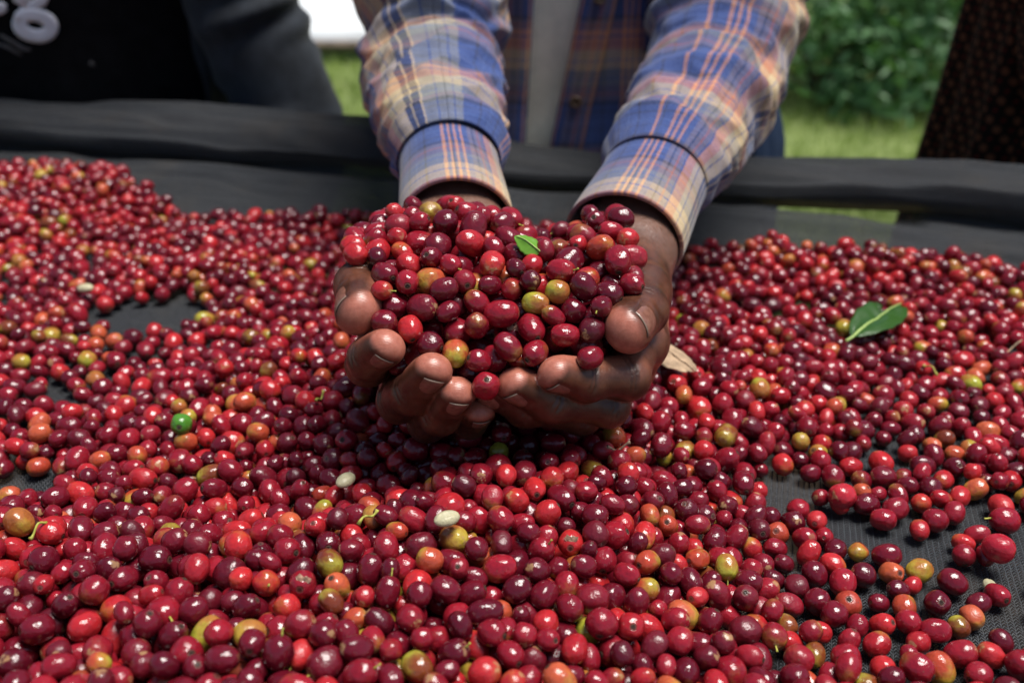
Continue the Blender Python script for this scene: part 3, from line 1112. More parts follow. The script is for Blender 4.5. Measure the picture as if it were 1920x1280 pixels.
def sleeve(sd, nU, nP, seed, mname):
    rs = np.random.default_rng(seed)
    wr, el = ARM[sd]['wrist'], ARM[sd]['elbow']
    dr = nrm(el - wr)
    mid = (el + SHO[sd]) / 2 + np.array([(.006 if sd == 'L' else .006), -.005, 0])
    P = catmull([wr + dr * .076, wr + dr * .13, wr + dr * .19, el + np.array([0, .004, -.002]), mid, SHO[sd] + np.array([0, .015, .02])], nU)
    ln = np.concatenate([[0], np.cumsum(np.linalg.norm(np.diff(P, axis=0), axis=1))])
    R = np.interp(ln, [0, .012, .05, .11, .18, .24, .34, .50], [.0342, .0368, .0430, .0490, .054, .056, .061, .070])
    T = nrm(np.gradient(P, axis=0))
    A = np.array([nrm(np.array([0, 0, 1.0]) - t_ * t_[2]) for t_ in T])
    B = np.cross(T, A)
    ph = np.linspace(0, 2 * np.pi, nP, endpoint=False)
    U, PH = np.meshgrid(ln, ph, indexing='ij')
    D = np.zeros_like(U)
    # swooping folds: denser above the cuff and at the elbow
    for q in range(30):
        u0 = rs.choice([rs.uniform(.008, .06), rs.uniform(.05, .30), rs.uniform(.12, .26)])
        s = rs.uniform(-.045, .045)
        p0 = rs.uniform(0, 2 * np.pi)
        w = rs.uniform(.005, .012)
        A0 = rs.uniform(.002, .0055)
        win = np.clip(.25 + .75 * np.cos(PH - rs.uniform(0, 2 * np.pi)), 0, 1)
        dl = U - u0 - s * np.sin(PH - p0) - .006 * np.sin(2 * PH + p0 * 3)
        D += A0 * win * (np.exp(-(dl / w) ** 2) - .55 * np.exp(-((dl - w * 1.6) / (w * 1.1)) ** 2))
    nn = np.stack([U * 26, np.cos(PH) * 1.5 + 7, np.sin(PH) * 1.5], -1)
    D += .0028 * value_noise(nn, seed) + .0013 * value_noise(nn * 2.6, seed + 2)
    rdg = value_noise(np.stack([U * 38 + 1.6 * np.sin(PH * 1.0 + seed), np.cos(PH + U * 9) * 1.4 + 3, np.sin(PH + U * 9) * 1.4], -1), seed + 5)
    rd2 = value_noise(np.stack([U * 75 + 2.2 * np.sin(PH * 1.0 + seed * 2), np.cos(PH - U * 14) * 2.6 + 3, np.sin(PH - U * 14) * 2.6], -1), seed + 6)
    D += .0075 * (.32 - np.abs(rdg)) * smooth01(.0, .06, U) + .0030 * (.3 - np.abs(rd2)) * smooth01(.0, .06, U)
    # gathers into the cuff
    D += .0016 * np.sin(PH * 17 + 3 * np.sin(PH * 2)) * np.exp(-U / .018)
    D *= smooth01(0, .010, U) * (.45 + .55 * smooth01(.02, .09, U))
    # cloth hangs lower than the arm, and the drape is fuller underneath
    hang = .008 * smooth01(.0, .09, U)
    rr = R[:, None] + D
    V = P[:, None] + rr[..., None] * (np.cos(PH)[..., None] * A[:, None] * .93 + np.sin(PH)[..., None] * B[:, None])
    V[..., 2] -= hang * (1 + .6 * np.clip(-np.cos(PH), 0, 1))
    uv = np.stack([U, PH * .055], -1)
    F = grid_faces(nU, nP, True)
    # separate seam column so the stripes do not smear across the wrap
    V2 = np.concatenate([V, V[:, :1]], 1).reshape(-1, 3)
    uv2 = np.concatenate([uv, uv[:, :1] + np.array([0, 2 * np.pi * .055])], 1).reshape(-1, 2)
    thick(obj('sleeve', new_mesh('sleeve', V2, grid_faces(nU, nP + 1), True, uv2), M[mname], shirt), .0012)
    # cuff
    nC = 36
    tC = np.linspace(.006, .083, nC)
    Pc = np.array([wr + dr * t_ for t_ in tC])
    Pc[:, 2] -= .001
    a0 = nrm(np.array([0, 0, 1.0]) - dr * dr[2])
    b0 = np.cross(dr, a0)
    rc = (.0350 if sd == 'R' else .0335) + .0012 * np.cos((tC - .006) / .077 * np.pi) + .0008 * np.exp(-((tC - .078) / .003) ** 2)
    PHc = np.linspace(0, 2 * np.pi, 97)
    wob = 1 + .022 * np.sin(2 * PHc + seed) + .012 * np.sin(3 * PHc + 1.3 * seed)
    Vc = Pc[:, None] + (rc[:, None] * wob)[..., None] * (np.cos(PHc)[None, :, None] * a0 * .86 + np.sin(PHc)[None, :, None] * b0)
    # hem stitches: a shallow groove near both edges
    gr = -.0005 * (np.exp(-((tC - .0095) / .0008) ** 2) + np.exp(-((tC - .0785) / .0008) ** 2))
    Vc = Vc + gr[:, None, None] * (np.cos(PHc)[None, :, None] * a0 + np.sin(PHc)[None, :, None] * b0)
    uvc = np.stack([-tC[:, None] + 0 * PHc, PHc * .034 + 0 * tC[:, None]], -1).reshape(-1, 2)
    cu = thick(obj('cuff', new_mesh('cuff', Vc.reshape(-1, 3), grid_faces(nC, 97), True, uvc), M['plaid_cuff'], shirt), .0024)


sleeve('L', 230, 150, 21, 'plaid_arm')
sleeve('R', 230, 150, 34, 'plaid_arm2')
# jeans: hips and two legs
vj, fj, oj = [], [], 0
V, F, _ = loft([(-.20, .07, 1.135, .20, .125), (-.10, .07, 1.13, .212, .13), (.02, .07, 1.125, .205, .122)], 14, 60, amp=.003, seed=3)
vj.append(V)
fj += (F + oj).tolist()
oj += len(V)
for sx in (-1, 1):
    V, F, _ = loft([(GZ + .02, .07 + sx * .13, 1.15, .06, .07), (-.5, .07 + sx * .12, 1.14, .075, .085), (-.18, .07 + sx * .10, 1.135, .103, .12)], 40, 36, amp=.004, seed=6 + sx)
    vj.append(V)
    fj += (F + oj).tolist()
    oj += len(V)
jeans = obj('trousers', new_mesh('trousers', np.vstack(vj), fj), M['denim'], man)
V, F, uv = loft([(-.30, .095, 1.13, .222, .10), (.02, .095, 1.125, .215, .105), (.10, .09, 1.12, .19, .10)], 20, 50, .9, 2.2, amp=.005, seed=12, close=False)
thick(obj('hip_panel', new_mesh('hip_panel', V, F, True, uv), M['denim'], jeans), .003)
# ------------------------------------------------------------------ cherries: shapes
def cherry_mesh(seed, nseg, nring):
    """unit coffee cherry along z: blunt oval, faint ribs, a dimpled blossom end (+z) and a small stem end"""
    rs = np.random.default_rng(seed)
    th = np.linspace(0, np.pi, nring + 1)
    # crowd rings towards the blossom end so that the scar stays round
    ph = np.linspace(0, 2 * np.pi, nseg, endpoint=False)
    TH, PH = np.meshgrid(th[1:-1], ph, indexing='ij')
    e = .90
    sx = np.sign(np.sin(TH)) * np.abs(np.sin(TH)) ** e
    cz = np.sign(np.cos(TH)) * np.abs(np.cos(TH)) ** .97
    flat = 1 + rs.uniform(.0, .07) * np.cos(2 * (PH - rs.uniform(0, 3)))
    n = np.stack([np.sin(TH) * np.cos(PH), np.sin(TH) * np.sin(PH), np.cos(TH)], -1)
    lump = 1 + .045 * value_noise(n * 1.6 + seed * 3.1, seed) + .012 * value_noise(n * 4 + seed, seed + 1)
    taper = 1 + rs.uniform(-.06, .06) * np.cos(TH)
    X = np.stack([sx * np.cos(PH) * flat * taper, sx * np.sin(PH) / flat * taper, cz], -1) * lump[..., None]
    V = np.vstack([[[0, 0, .975]], X.reshape(-1, 3), [[0, 0, -.985]]])
    ax = np.concatenate([[1.0], np.cos(TH).ravel(), [-1.0]])
    nv = len(V)
    f3 = []
    q = grid_faces(nring - 1, nseg, True) + 1
    f3 += np.stack([q[:, 0], q[:, 3], q[:, 2]], 1).tolist() + np.stack([q[:, 0], q[:, 2], q[:, 1]], 1).tolist()
    for j in range(nseg):
        f3.append([0, 1 + j, 1 + (j + 1) % nseg])
        f3.append([nv - 1, nv - 1 - nseg + (j + 1) % nseg, nv - 1 - nseg + j])
    return V, np.array(f3), ax


NVAR = 10
CH_HI = [cherry_mesh(100 + i, 28, 20) for i in range(NVAR)]
CH_MD = [cherry_mesh(100 + i, 16, 13) for i in range(NVAR)]
CH_LO = [cherry_mesh(100 + i, 12, 9) for i in range(NVAR)]


# ------------------------------------------------------------------ cherries: dropping them one by one
class Pile:
    CELL = .0185

    def __init__(self, floor):
        self.c = {}
        self.floor = floor
        self.items = []

    def add(self, x, y, z, r, keep=True):
        self.c.setdefault((int(x // self.CELL), int(y // self.CELL)), []).append((x, y, z, r))
        if keep:
            self.items.append((x, y, z, r))

    def height(self, x, y, r):
        z = self.floor(x, y) + r
        ci, cj = int(x // self.CELL), int(y // self.CELL)
        for i in (ci - 1, ci, ci + 1):
            for j in (cj - 1, cj, cj + 1):
                L = self.c.get((i, j))
                if L:
                    for (X, Y, Z, R) in L:
                        s = (r + R) * (r + R) - (x - X) * (x - X) - (y - Y) * (y - Y)
                        if s > 0:
                            h = Z + math.sqrt(s)
                            if h > z:
                                z = h
        return z

    def settle(self, x, y, r, steps=6, maxmove=.02):
        z = self.height(x, y, r)
        x0, y0 = x, y
        st = r * .9
        while steps > 0:
            steps -= 1
            a0 = random.random() * 6.283
            bz, bx, by = z, x, y
            for k in range(6):
                a = a0 + k * 1.0472
                nx, ny = x + st * math.cos(a), y + st * math.sin(a)
                if (nx - x0) ** 2 + (ny - y0) ** 2 > maxmove * maxmove:
                    continue
                h = self.height(nx, ny, r)
                if h < bz - 1e-5:
                    bz, bx, by = h, nx, ny
            if bz < z:
                z, x, y = bz, bx, by
            else:
                st *= .5
                if st < r * .08:
                    break
        return x, y, z


def rnd_r():
    return max(.0043, min(.0073, random.gauss(.00560, .00060)))


# heap in the hands -----------------------------------------------------------
heap = Pile(lambda x, y: -1.0)
for (x, y, z, r) in HS:
    heap.add(x, y, z, r * .97, False)


def heap_top(x, y):
    z = np.interp(y, [.395, .41, .425, .445, .47, .50, .53, .555], [.062, .092, .114, .130, .139, .141, .139, .122])
    ex = (abs(x + .010) - .064) / .030
    if ex > 0:
        z -= .030 * ex * ex
    if y > .475:
        z += .005 * math.exp(-((x + .036) / .028) ** 2) * min(1, (y - .475) / .03)
    if y > .47:
        z -= .014 * math.exp(-((x - .018) / .016) ** 2) * min(1, (y - .47) / .03)
    return z


HEAP = []
tries = 0
while tries < 2600 and len(HEAP) < 420:
    tries += 1
    x = random.uniform(-.098, .070)
    y = random.uniform(.402, .552)
    r = rnd_r() * 1.13
    x, y, z = heap.settle(x, y, r, 6, .014)
    if z < .052 or z > heap_top(x, y) - r * .6:
        continue
    if y < .400 or (x > .038 and y < .428) or x > .062 or x < -.084 or (x < -.074 and y < .45):
        continue
    HEAP.append((x, y, z, r))
    heap.add(x, y, z, r)
print('heap', len(HEAP), 'tries', tries)

# the spread layer on the net ---------------------------------------------------
FAR_EDGE = [(-200, 312), (0, 318), (140, 317), (250, 338), (300, 372), (420, 388), (520, 380), (640, 396), (760, 412), (960, 412), (1080, 432), (1300, 452),
            (1430, 448), (1500, 460), (1700, 474), (1920, 484), (2100, 492)]
FE = np.array([at_z(px, py + 10, .014)[:2] for px, py in FAR_EDGE])
# thin places: ellipses measured on the photo (centre, radii in pixels, fullness left there)
THIN = [(280, 588, 108, 36, 0), (45, 738, 105, 32, .25), (40, 915, 85, 36, .1), (1432, 583, 52, 14, 0), (1475, 915, 75, 30, .06), (1600, 980, 100, 34, .06), (1725, 1030, 115, 34, .12),
        (1850, 1070, 100, 40, .14), (1790, 1205, 110, 24, .2), (1900, 1180, 60, 45, .1), (1660, 850, 90, 18, .2), (1880, 985, 70, 60, .1), (1560, 1120, 110, 28, .35), (1500, 585, 40, 9, .2), (1240, 905, 30, 10, .3)]
THW = []
for (px, py, rx, ry, full) in THIN:
    c = at_z(px, py, .006)
    ex = at_z(px + rx, py, .006)
    ey = at_z(px, py - ry, .006)
    THW.append((c[0], c[1], abs(ex[0] - c[0]), abs(ey[1] - c[1]), full))


def cover(x, y):
    """(top limit for a cherry centre, chance of keeping it)"""
    fy = np.interp(x, FE[:, 0], FE[:, 1])
    if y > fy + .004 * math.sin(x * 90) + .004 * math.sin(x * 211 + 1):
        return -1, 0
    # thickness: two layers over most of the bed, a mound towards the front left, one layer to the right
    t = .0165
    t += .006 * math.sin(x * 23 + 1.2) * math.sin(y * 19)
    t += .020 * math.exp(-((x + .02) / .16) ** 2 - ((y - .50) / .13) ** 2)
    ridge = smooth01(.425, .375, y - .02 * math.sin(x * 14 + .6)) * smooth01(.11, -.04, x)
    t += .022 * float(ridge)
    t += .012 * smooth01(-.25, -.5, x) * smooth01(.75, .95, y)
    t -= .008 * float(smooth01(.06, .17, x) * smooth01(.60, .45, y))
    t -= .004 * float(smooth01(-.06, -.2, x) * smooth01(.40, .46, y))
    k = 1.0
    for (cx, cy, rx, ry, full) in THW:
        q = ((x - cx) / rx) ** 2 + ((y - cy) / ry) ** 2
        if q > 4:
            continue
        q *= 1 + .45 * math.sin(x * 120 + cy * 70) * math.sin(y * 150 + cx * 40) + .25 * math.sin(x * 260 + y * 190)
        if q < 1.0:
            return .009, full
        if q < 2.2:
            t = min(t, .009 + .012 * (q - 1.0))
            k = min(k, full + (1 - full) * (.45 + .45 * (q - 1.0)))
    w = (x - RP0[0]) * RN0 + (y - RP0[1]) * RN1
    if w > -.19:
        t += net_floor(x, y)
    return max(t, .0075), k


RN0, RN1 = float(RN[0]), float(RN[1])
PW, PZ = PROF[:9, 0].tolist(), PROF[:9, 1].tolist()


def net_floor(x, y):
    w = (x - RP0[0]) * RN0 + (y - RP0[1]) * RN1
    if w < -.19:
        return .0005
    return float(np.interp(w, PW, PZ)) + .003


def in_reach(x, y):
    """spread of cherries around the frame, a hand's width beyond it on every side"""
    return abs(x) < .10 + .56 * y + .03


pile = Pile(net_floor)
n_try = 0
step = .0093
for layer in range(7):
    pts = []
    for y in np.arange(.235, 1.16, step):
        hw = .13 + .56 * y
        for x in np.arange(-hw, hw, step):
            pts.append((x + random.uniform(-.0055, .0055), y + random.uniform(-.0055, .0055)))
    random.shuffle(pts)
    # a full cell needs about one cherry in three passes
    for (x, y) in pts[:int(len(pts) * (.62, .55, .5, .42, .35, .3, .25)[layer])]:
        t, k = cover(x, y)
        if t < 0 or (k < 1 and random.random() > k * (.55 if layer else 1.0)):
            continue
        if layer >= 3 and t < .020:
            continue
        r = rnd_r()
        n_try += 1
        x2, y2, z = pile.settle(x, y, r, 5, .012)
        t2, k2 = cover(x2, y2)
        if t2 < 0 or z > t2 or (k2 < .2 and random.random() > .25):
            continue
        pile.add(x2, y2, z, r)
TABLE = pile.items
print('table', len(TABLE), 'tries', n_try)

# ------------------------------------------------------------------ cherries: colours, orientation, visibility
ALL = np.array([(*c, 1) for c in HEAP] + [(*c, 0) for c in TABLE])
NA = len(ALL)
CLASSES = [  # name, weight, dark, light, unripe
    ('dark maroon', .35, (.078, .0037, .010), (.150, .0065, .015), (0, .12)),
    ('deep crimson', .38, (.170, .0065, .015), (.290, .011, .021), (0, .34)),
    ('bright red', .160, (.320, .012, .018), (.460, .022, .024), (.0, .42)),
    ('orange red', .062, (.370, .040, .020), (.480, .095, .038), (.25, .65)),
    ('yellow and green', .021, (.330, .085, .025), (.360, .150, .030), (.60, .95)),
    ('brown and olive', .017, (.150, .028, .012), (.210, .055, .016), (.40, .70))]
cw = np.cumsum([c[1] for c in CLASSES])
cw /= cw[-1]
cls = np.searchsorted(cw, RNG.random(NA))
colr = np.zeros((NA, 4), np.float32)
for i in range(NA):
    k = CLASSES[cls[i]]
    f = RNG.random()
    colr[i, :3] = np.array(k[2]) * (1 - f) + np.array(k[3]) * f
    colr[i, 3] = RNG.uniform(*k[4])
# ripe fruit is rounder, long axis mostly lies flat
asp = np.clip(RNG.normal(1.17, .095, NA), .98, 1.42)
aw = asp ** (-1 / 3.0)
dirs = RNG.normal(size=(NA, 3))
dirs[:, 2] *= .6
dirs = nrm(dirs)
quats = []
for d in dirs:
    q = Vector(d).to_track_quat('Z', 'Y') @ Quaternion((0, 0, 1), RNG.uniform(0, 6.283))
    quats.append(q)
RM = np.array([np.array(q.to_matrix()) for q in quats])
var = RNG.integers(0, NVAR, NA)
scl = np.stack([ALL[:, 3] * aw * 1.03, ALL[:, 3] * aw * 1.03, ALL[:, 3] * aw * asp * 1.03], -1)
rndv = RNG.random(NA)
px, py, dep = project(ALL[:, :3])
rad_px = FPX * ALL[:, 3] / dep
# visible share of each cherry from the photo's viewpoint: a coarse depth buffer of discs
SCB = .5
bw, bh = 960, 640
zb = np.full((bh, bw), 9.0, np.float32)
ib = np.full((bh, bw), -1, np.int32)
disc = [(px[i] * SCB, py[i] * SCB, rad_px[i] * SCB, dep[i] - ALL[i, 3] * .6, i) for i in range(NA)]
hp = project(HS[:, :3])
disc += [(hp[0][i] * SCB, hp[1][i] * SCB, FPX * HS[i, 3] / hp[2][i] * SCB, hp[2][i] - HS[i, 3] * .6, -2) for i in range(len(HS))]
for (cx, cy, r, d, i) in disc:
    x0, x1, y0, y1 = int(max(0, cx - r)), int(min(bw, cx + r + 1)), int(max(0, cy - r)), int(min(bh, cy + r + 1))
    if x0 >= x1 or y0 >= y1:
        continue
    yy, xx = np.mgrid[y0:y1, x0:x1]
    m = ((xx - cx) ** 2 + (yy - cy) ** 2 < r * r) & (zb[y0:y1, x0:x1] > d)
    zb[y0:y1, x0:x1][m] = d
    ib[y0:y1, x0:x1][m] = i
vis = np.bincount(ib[ib >= 0].ravel(), minlength=NA) / (SCB * SCB)
held = (ALL[:, 4] > 0) & (vis > 220)
order = np.argsort(-(vis + 1e6 * held))
single = np.zeros(NA, bool)
single[order[:330]] = True
single &= vis > 150
print('visible', int((vis > 40).sum()), 'single', int(single.sum()), 'heap visible', int(((vis > 40) & (ALL[:, 4] > 0)).sum()))

# ------------------------------------------------------------------ the individual cherries
hi_me = []
for k in range(NVAR):
    V, F, ax = CH_HI[k]
    me = new_mesh('coffee_cherry', V, F)
    a_ = me.attributes.new('ax', 'FLOAT', 'POINT')
    a_.data.foreach_set('value', ax.astype(np.float32))
    me.materials.append(M['cherry_o'])
    hi_me.append(me)
# scar: a small cracked disc with a raised rim, in cherry units
sv = []
for rr, h in ((.02, -.012), (.07, -.006), (.105, .022), (.15, .016), (.185, -.02)):
    for q in range(12):
        a = 2 * math.pi * q / 12
        j = 1 + .13 * math.sin(q * 2.3) + .08 * math.sin(q * 5.1)
        sv.append((rr * j * math.cos(a), rr * j * math.sin(a), .985 + h))
scar_me = new_mesh('blossom_scar', sv, grid_faces(5, 12, True))
scar_me.materials.append(M['scar'])
sv, sf = tube([(0, 0, -.94), (.03, 0, -1.12), (.09, .03, -1.30), (.12, .07, -1.42)], [.09, .065, .06, .10], 7)
stalk_me = new_mesh('stalk', sv, sf)
stalk_me.materials.append(M['stalk'])

pv_, pf_ = [], []
for i_ in range(7):
    for j_ in range(18):
        a = 2 * math.pi * j_ / 18
        th_ = .48 * i_ / 6 * (1 + .28 * math.sin(a * 3 + .5) + .16 * math.sin(a * 7))
        rr_ = 1.012 + (.05 * max(0, math.sin(a * 2 + 1)) if i_ == 6 else 0) - .02 * math.sin(th_ * 9 + a)
        pv_.append((rr_ * math.sin(th_) * math.cos(a) + .05, rr_ * math.sin(th_) * math.sin(a) + rr_ * .55, rr_ * math.cos(th_) * .84))
peel_me = new_mesh('torn_skin', pv_, grid_faces(7, 18, True))
peel_me.materials.append(M['peel'])
torn = set()
for (tx, ty) in ((950, 610), (560, 1110), (1060, 985)):
    cd = [i for i in np.where(single)[0] if (px[i] - tx) ** 2 + (py[i] - ty) ** 2 < 60 ** 2 and cls[i] < 3]
    if cd:
        torn.add(min(cd, key=lambda i: (px[i] - tx) ** 2 + (py[i] - ty) ** 2))
HJ = {'R': {k: [at(*p) for p in v] for k, v in HAND_R.items()}, 'L': {k: [at(*p) for p in v] for k, v in HAND_L.items()}}
HELD_SPOT = [('resting against the right thumb', HJ['L']['thumb'][3]), ('resting against the left thumb', HJ['R']['thumb'][3]), ('above the right index fingertip', HJ['L']['index'][3]),
             ('above the right middle fingertip', HJ['L']['middle'][3]), ('above the right ring fingertip', HJ['L']['ring'][3]), ('lying along the left index finger', (HJ['R']['index'][2] + HJ['R']['index'][3]) / 2),
             ('above the left middle fingertip', HJ['R']['middle'][3]), ('by the right wrist', ARM['L']['wrist'] + np.array([0, -.02, .02])), ('by the left wrist', ARM['R']['wrist'] + np.array([0, -.02, .02])),
             ('beside the lime green leaf tip', at(997, 460, .52)), ('on top of the heap', np.array([-.03, .49, .14])), ('in the middle of the heap', np.array([-.005, .445, .125]))]
LAID_SPOT = [('below the cupped hands', at_z(930, 870, .03), .06), ('beside the torn green leaf', at_z(1650, 600, .02), .05), ('beside the dry tan leaf', at_z(1255, 670, .02), .05),
             ('near the all green cherry', at_z(340, 795, .02), .06), ('near the pale bean by the mound', at_z(838, 972, .02), .05), ('near the pale bean on edge', at_z(648, 900, .02), .05)]
camv = np.array([0, 0, CAMZ])
for i in np.where(single)[0]:
    c = ALL[i]
    o = bpy.data.objects.new('coffee_cherry', hi_me[var[i]])
    COL.objects.link(o)
    o.location = c[:3]
    o.rotation_mode = 'QUATERNION'
    o.rotation_quaternion = quats[i]
    o.scale = scl[i]
    o.color = colr[i]
    nm = CLASSES[cls[i]][0]
    toward = RM[i][:, 2] @ nrm(camv - c[:3])
    if i in torn:                               # turn the torn side up and towards the camera
        v = Vector(nrm(camv - c[:3]) + np.array([0, 0, .35]))
        o.rotation_quaternion = Vector((.05, .55, .84)).rotation_difference(v.normalized())
        t_o = bpy.data.objects.new('torn_skin', peel_me)
        COL.objects.link(t_o)
        t_o.parent = o
    part = None if i in torn else scar_me if toward > .15 else (stalk_me if toward < -.1 and rndv[i] > .80 else None)
    size = 'small ' if c[3] < .0054 else ('large ' if c[3] > .0066 else '')
    form = 'oblong ' if asp[i] > 1.2 else ('round ' if asp[i] < 1.05 else '')
    feat = ', skin torn open' if i in torn else '' if part is None else (', dark scar showing' if part is scar_me else ', green stalk attached')
    if c[4] > 0:
        wh = min(HELD_SPOT, key=lambda h: np.linalg.norm(h[1] - c[:3]))[0]
        wh = 'in hand ' + wh
        grp = f'{nm} cherries heaped in the cupped hands'
    else:
        kk_ = cover(c[0], c[1])[1]
        near = [h for h in LAID_SPOT if np.linalg.norm(h[1] - c[:3]) < h[2]]
        if near:
            wh = min(near, key=lambda h: np.linalg.norm(h[1] - c[:3]))[0]
        elif kk_ < .35:
            wh = 'loose on the bare net'
        elif kk_ < .999:
            wh = 'at the edge of the bare net'
        elif c[1] < .40 and c[0] < .07:
            wh = 'on the front mound' if c[2] > .025 else 'low between others on the front mound'
        else:
            wh = 'in the thin even spread' if c[2] < .012 else 'on top of the even spread'
        grp = f'{nm} cherries spread on the net'
    tag(o, f'{size}{form}{nm} cherry {wh}{feat}', 'coffee cherry', grp)
    if part is not None:
        s = bpy.data.objects.new('blossom_scar' if part is scar_me else 'stalk', part)
        COL.objects.link(s)
        s.parent = o

# ------------------------------------------------------------------ all other cherries: one mass
sets = {}
for i in np.where(~single)[0]:
    lod = 1 if (rad_px[i] > 19 and vis[i] > 30) else 2
    sets.setdefault((lod, int(var[i])), []).append(i)
vs, fs, axs, cs, rds = [], [], [], [], []
o_ = 0
for (lod, k), idx in sets.items():
    V, F, ax = (CH_HI, CH_MD, CH_LO)[lod][k]
    idx = np.array(idx)
    W = np.einsum('nij,nvj->nvi', RM[idx], V[None] * scl[idx][:, None, :]) + ALL[idx, None, :3]
    n, nv = W.shape[:2]
    vs.append(W.reshape(-1, 3))
    fs.append((F[None] + (np.arange(n) * nv)[:, None, None] + o_).reshape(-1, 3))
    axs.append(np.tile(ax, n))
    cs.append(np.repeat(colr[idx], nv, 0))
    rds.append(np.repeat(rndv[idx], nv))
    o_ += n * nv
fa = np.vstack(fs)
me = new_mesh('coffee_cherries', np.vstack(vs), fa)
me.attributes.new('ax', 'FLOAT', 'POINT').data.foreach_set('value', np.concatenate(axs).astype(np.float32))
me.attributes.new('rnd', 'FLOAT', 'POINT').data.foreach_set('value', np.concatenate(rds).astype(np.float32))
me.attributes.new('col', 'FLOAT_COLOR', 'POINT').data.foreach_set('color', np.vstack(cs).astype(np.float32).ravel())
print('mass tris', len(fa))
mass = obj('coffee_cherries', me, M['cherry_a'])
tag(mass, 'mass of red coffee cherries spread to dry over the black net', 'coffee cherries', kind='stuff')
# ------------------------------------------------------------------ leaves, pale beans and scraps among the cherries
def surface_top(x, y):
    """height of the cherry layer under a small thing"""
    return max(pile.height(x + dx, y + dy, .001) for dx in (-.006, 0, .006) for dy in (-.006, 0, .006)) - .001


def leaf(name, base, tip_, width, mat_, rib_mat, n=(0, -.25, 1), fold=.25, curl=.15, cut=1.0, notch=None, seed=1, rip=0.0):
    """blade with a folded midrib; cut < 1 tears the end off, notch removes part of one half"""
    base, tip_ = np.asarray(base, float), np.asarray(tip_, float)
    L = np.linalg.norm(tip_ - base)
    a = nrm(tip_ - base)
    n = nrm(np.asarray(n, float) - a * (np.asarray(n, float) @ a))
    b = np.cross(n, a)
    nu, nv = 26, 15
    vv = []
    for i in range(nu):
        u = i / (nu - 1) * cut
        prof = math.sin(math.pi * min(1, u ** .8 * .97 + .015)) ** .85
        for j in range(nv):
            s = j / (nv - 1) * 2 - 1
            w = width * .5 * prof * (1 + .04 * math.sin(u * 34 + seed))
            uu = u
            if notch and s * notch[0] > 0:
                uu = min(u, notch[1] + .10 * abs(s) + .03 * math.sin(s * 17))
            if cut < 1:
                uu = min(uu, cut * (1 - .10 * abs(math.sin(s * 4 + seed))))
            z = abs(s) * w * fold - curl * L * (uu - .5) ** 2 + .03 * L * value_noise(np.array([u * 5, s * 2.2, seed * 1.7]), seed) + .012 * L * abs(math.sin(u * 24 - abs(s) * 2.5)) * (1 - abs(s))
            vv.append(base + a * uu * L + b * s * w + n * z)
    me = new_mesh(name, np.array(vv), grid_faces(nu, nv))
    a_ = me.attributes.new('rnd', 'FLOAT', 'POINT')
    a_.data.foreach_set('value', np.full(len(vv), .5, np.float32))
    o = thick(obj(name, me, mat_), .0005)
    rib = [base - a * L * .12 + n * (.0006 - curl * L * .25 + .03 * L * value_noise(np.array([0., 0, seed * 1.7]), seed))]
    for u in np.linspace(0, cut * (notch[1] + .25 if notch and rip else .95), 12):
        rib.append(base + a * u * L + n * (.0006 - curl * L * (u - .5) ** 2 + .03 * L * value_noise(np.array([u * 5, 0., seed * 1.7]), seed) + .012 * L * abs(math.sin(u * 24))))
    V, F = tube(np.array(rib), np.linspace(.0011, .0004, len(rib)) * (width / .03), 8)
    obj('midrib', new_mesh('midrib', V, F), rib_mat, o)
    return o


p0, p1 = at_z(1602, 624, .026), at_z(1704, 562, .028)
o = leaf('leaf', p0, p1, .028, M['leaf_g'], M['rib'], (.1, -.12, 1), .20, .22, .88, (1, .50), 3)
tag(o, 'torn glossy green leaf with pale midrib lying on the cherries', 'leaf')
p0, p1 = at_z(1215, 630, .044), at_z(1310, 700, .036)
o = leaf('dry_leaf', p0, p1, .024, M['leaf_dry'], M['leaf_dry'], (.3, -.3, 1), -.25, .12, .95, None, 5)
tag(o, 'dry tan brown leaf lying on the cherries beside the hand with the bent thumb', 'leaf')
p0, p1 = at(1014, 470, .500), at(966, 440, .502)
o = leaf('leaf', p0, p1, .011, M['leaf_lime'], M['rib'], (.2, -.6, .8), -.4, .45, 1.0, None, 8)
tag(o, 'small lime green leaf tip sticking out of the cherries in the hands', 'leaf')
p0, p1 = at_z(1392, 905, .006), at_z(1442, 902, .007)
o = leaf('leaf', at_z(1812, 902, .004), at_z(1840, 905, .004), .005, M['leaf_lime'], M['rib'], (0, -.2, 1), .2, .1, 1.0, None, 9)
tag(o, 'narrow bright green leaf scrap lying between loose cherries on the net', 'leaf')


def bean(c, ang, L, label, tilt=.2, bare=False):
    """half bean: domed back, flat face with a groove"""
    nu, nv = 14, 20
    vv = []
    ca, sa = math.cos(ang), math.sin(ang)
    for i in range(nu + 1):
        th = math.pi * i / nu
        for j in range(nv):
            ph = 2 * math.pi * j / nv
            x = math.cos(th) * L * .5
            y = math.sin(th) * math.cos(ph) * L * .33
            z = math.sin(th) * math.sin(ph) * L * .26
            if z < -L * .07:
                z = -L * .07
            z -= L * .10 * math.exp(-(y / (L * .035)) ** 2) * (z > L * .05) * math.sin(th) * (1 if bare else .25)
            z2 = z * math.cos(tilt) + y * math.sin(tilt)
            y2 = y * math.cos(tilt) - z * math.sin(tilt)
            vv.append((c[0] + x * ca - y2 * sa, c[1] + x * sa + y2 * ca, c[2] + z2))
    o = obj('coffee_bean', new_mesh('coffee_bean', vv, grid_faces(nu + 1, nv, True)), M['bean'])
    tag(o, label, 'coffee bean', 'pale peeled beans among the cherries')
    return o


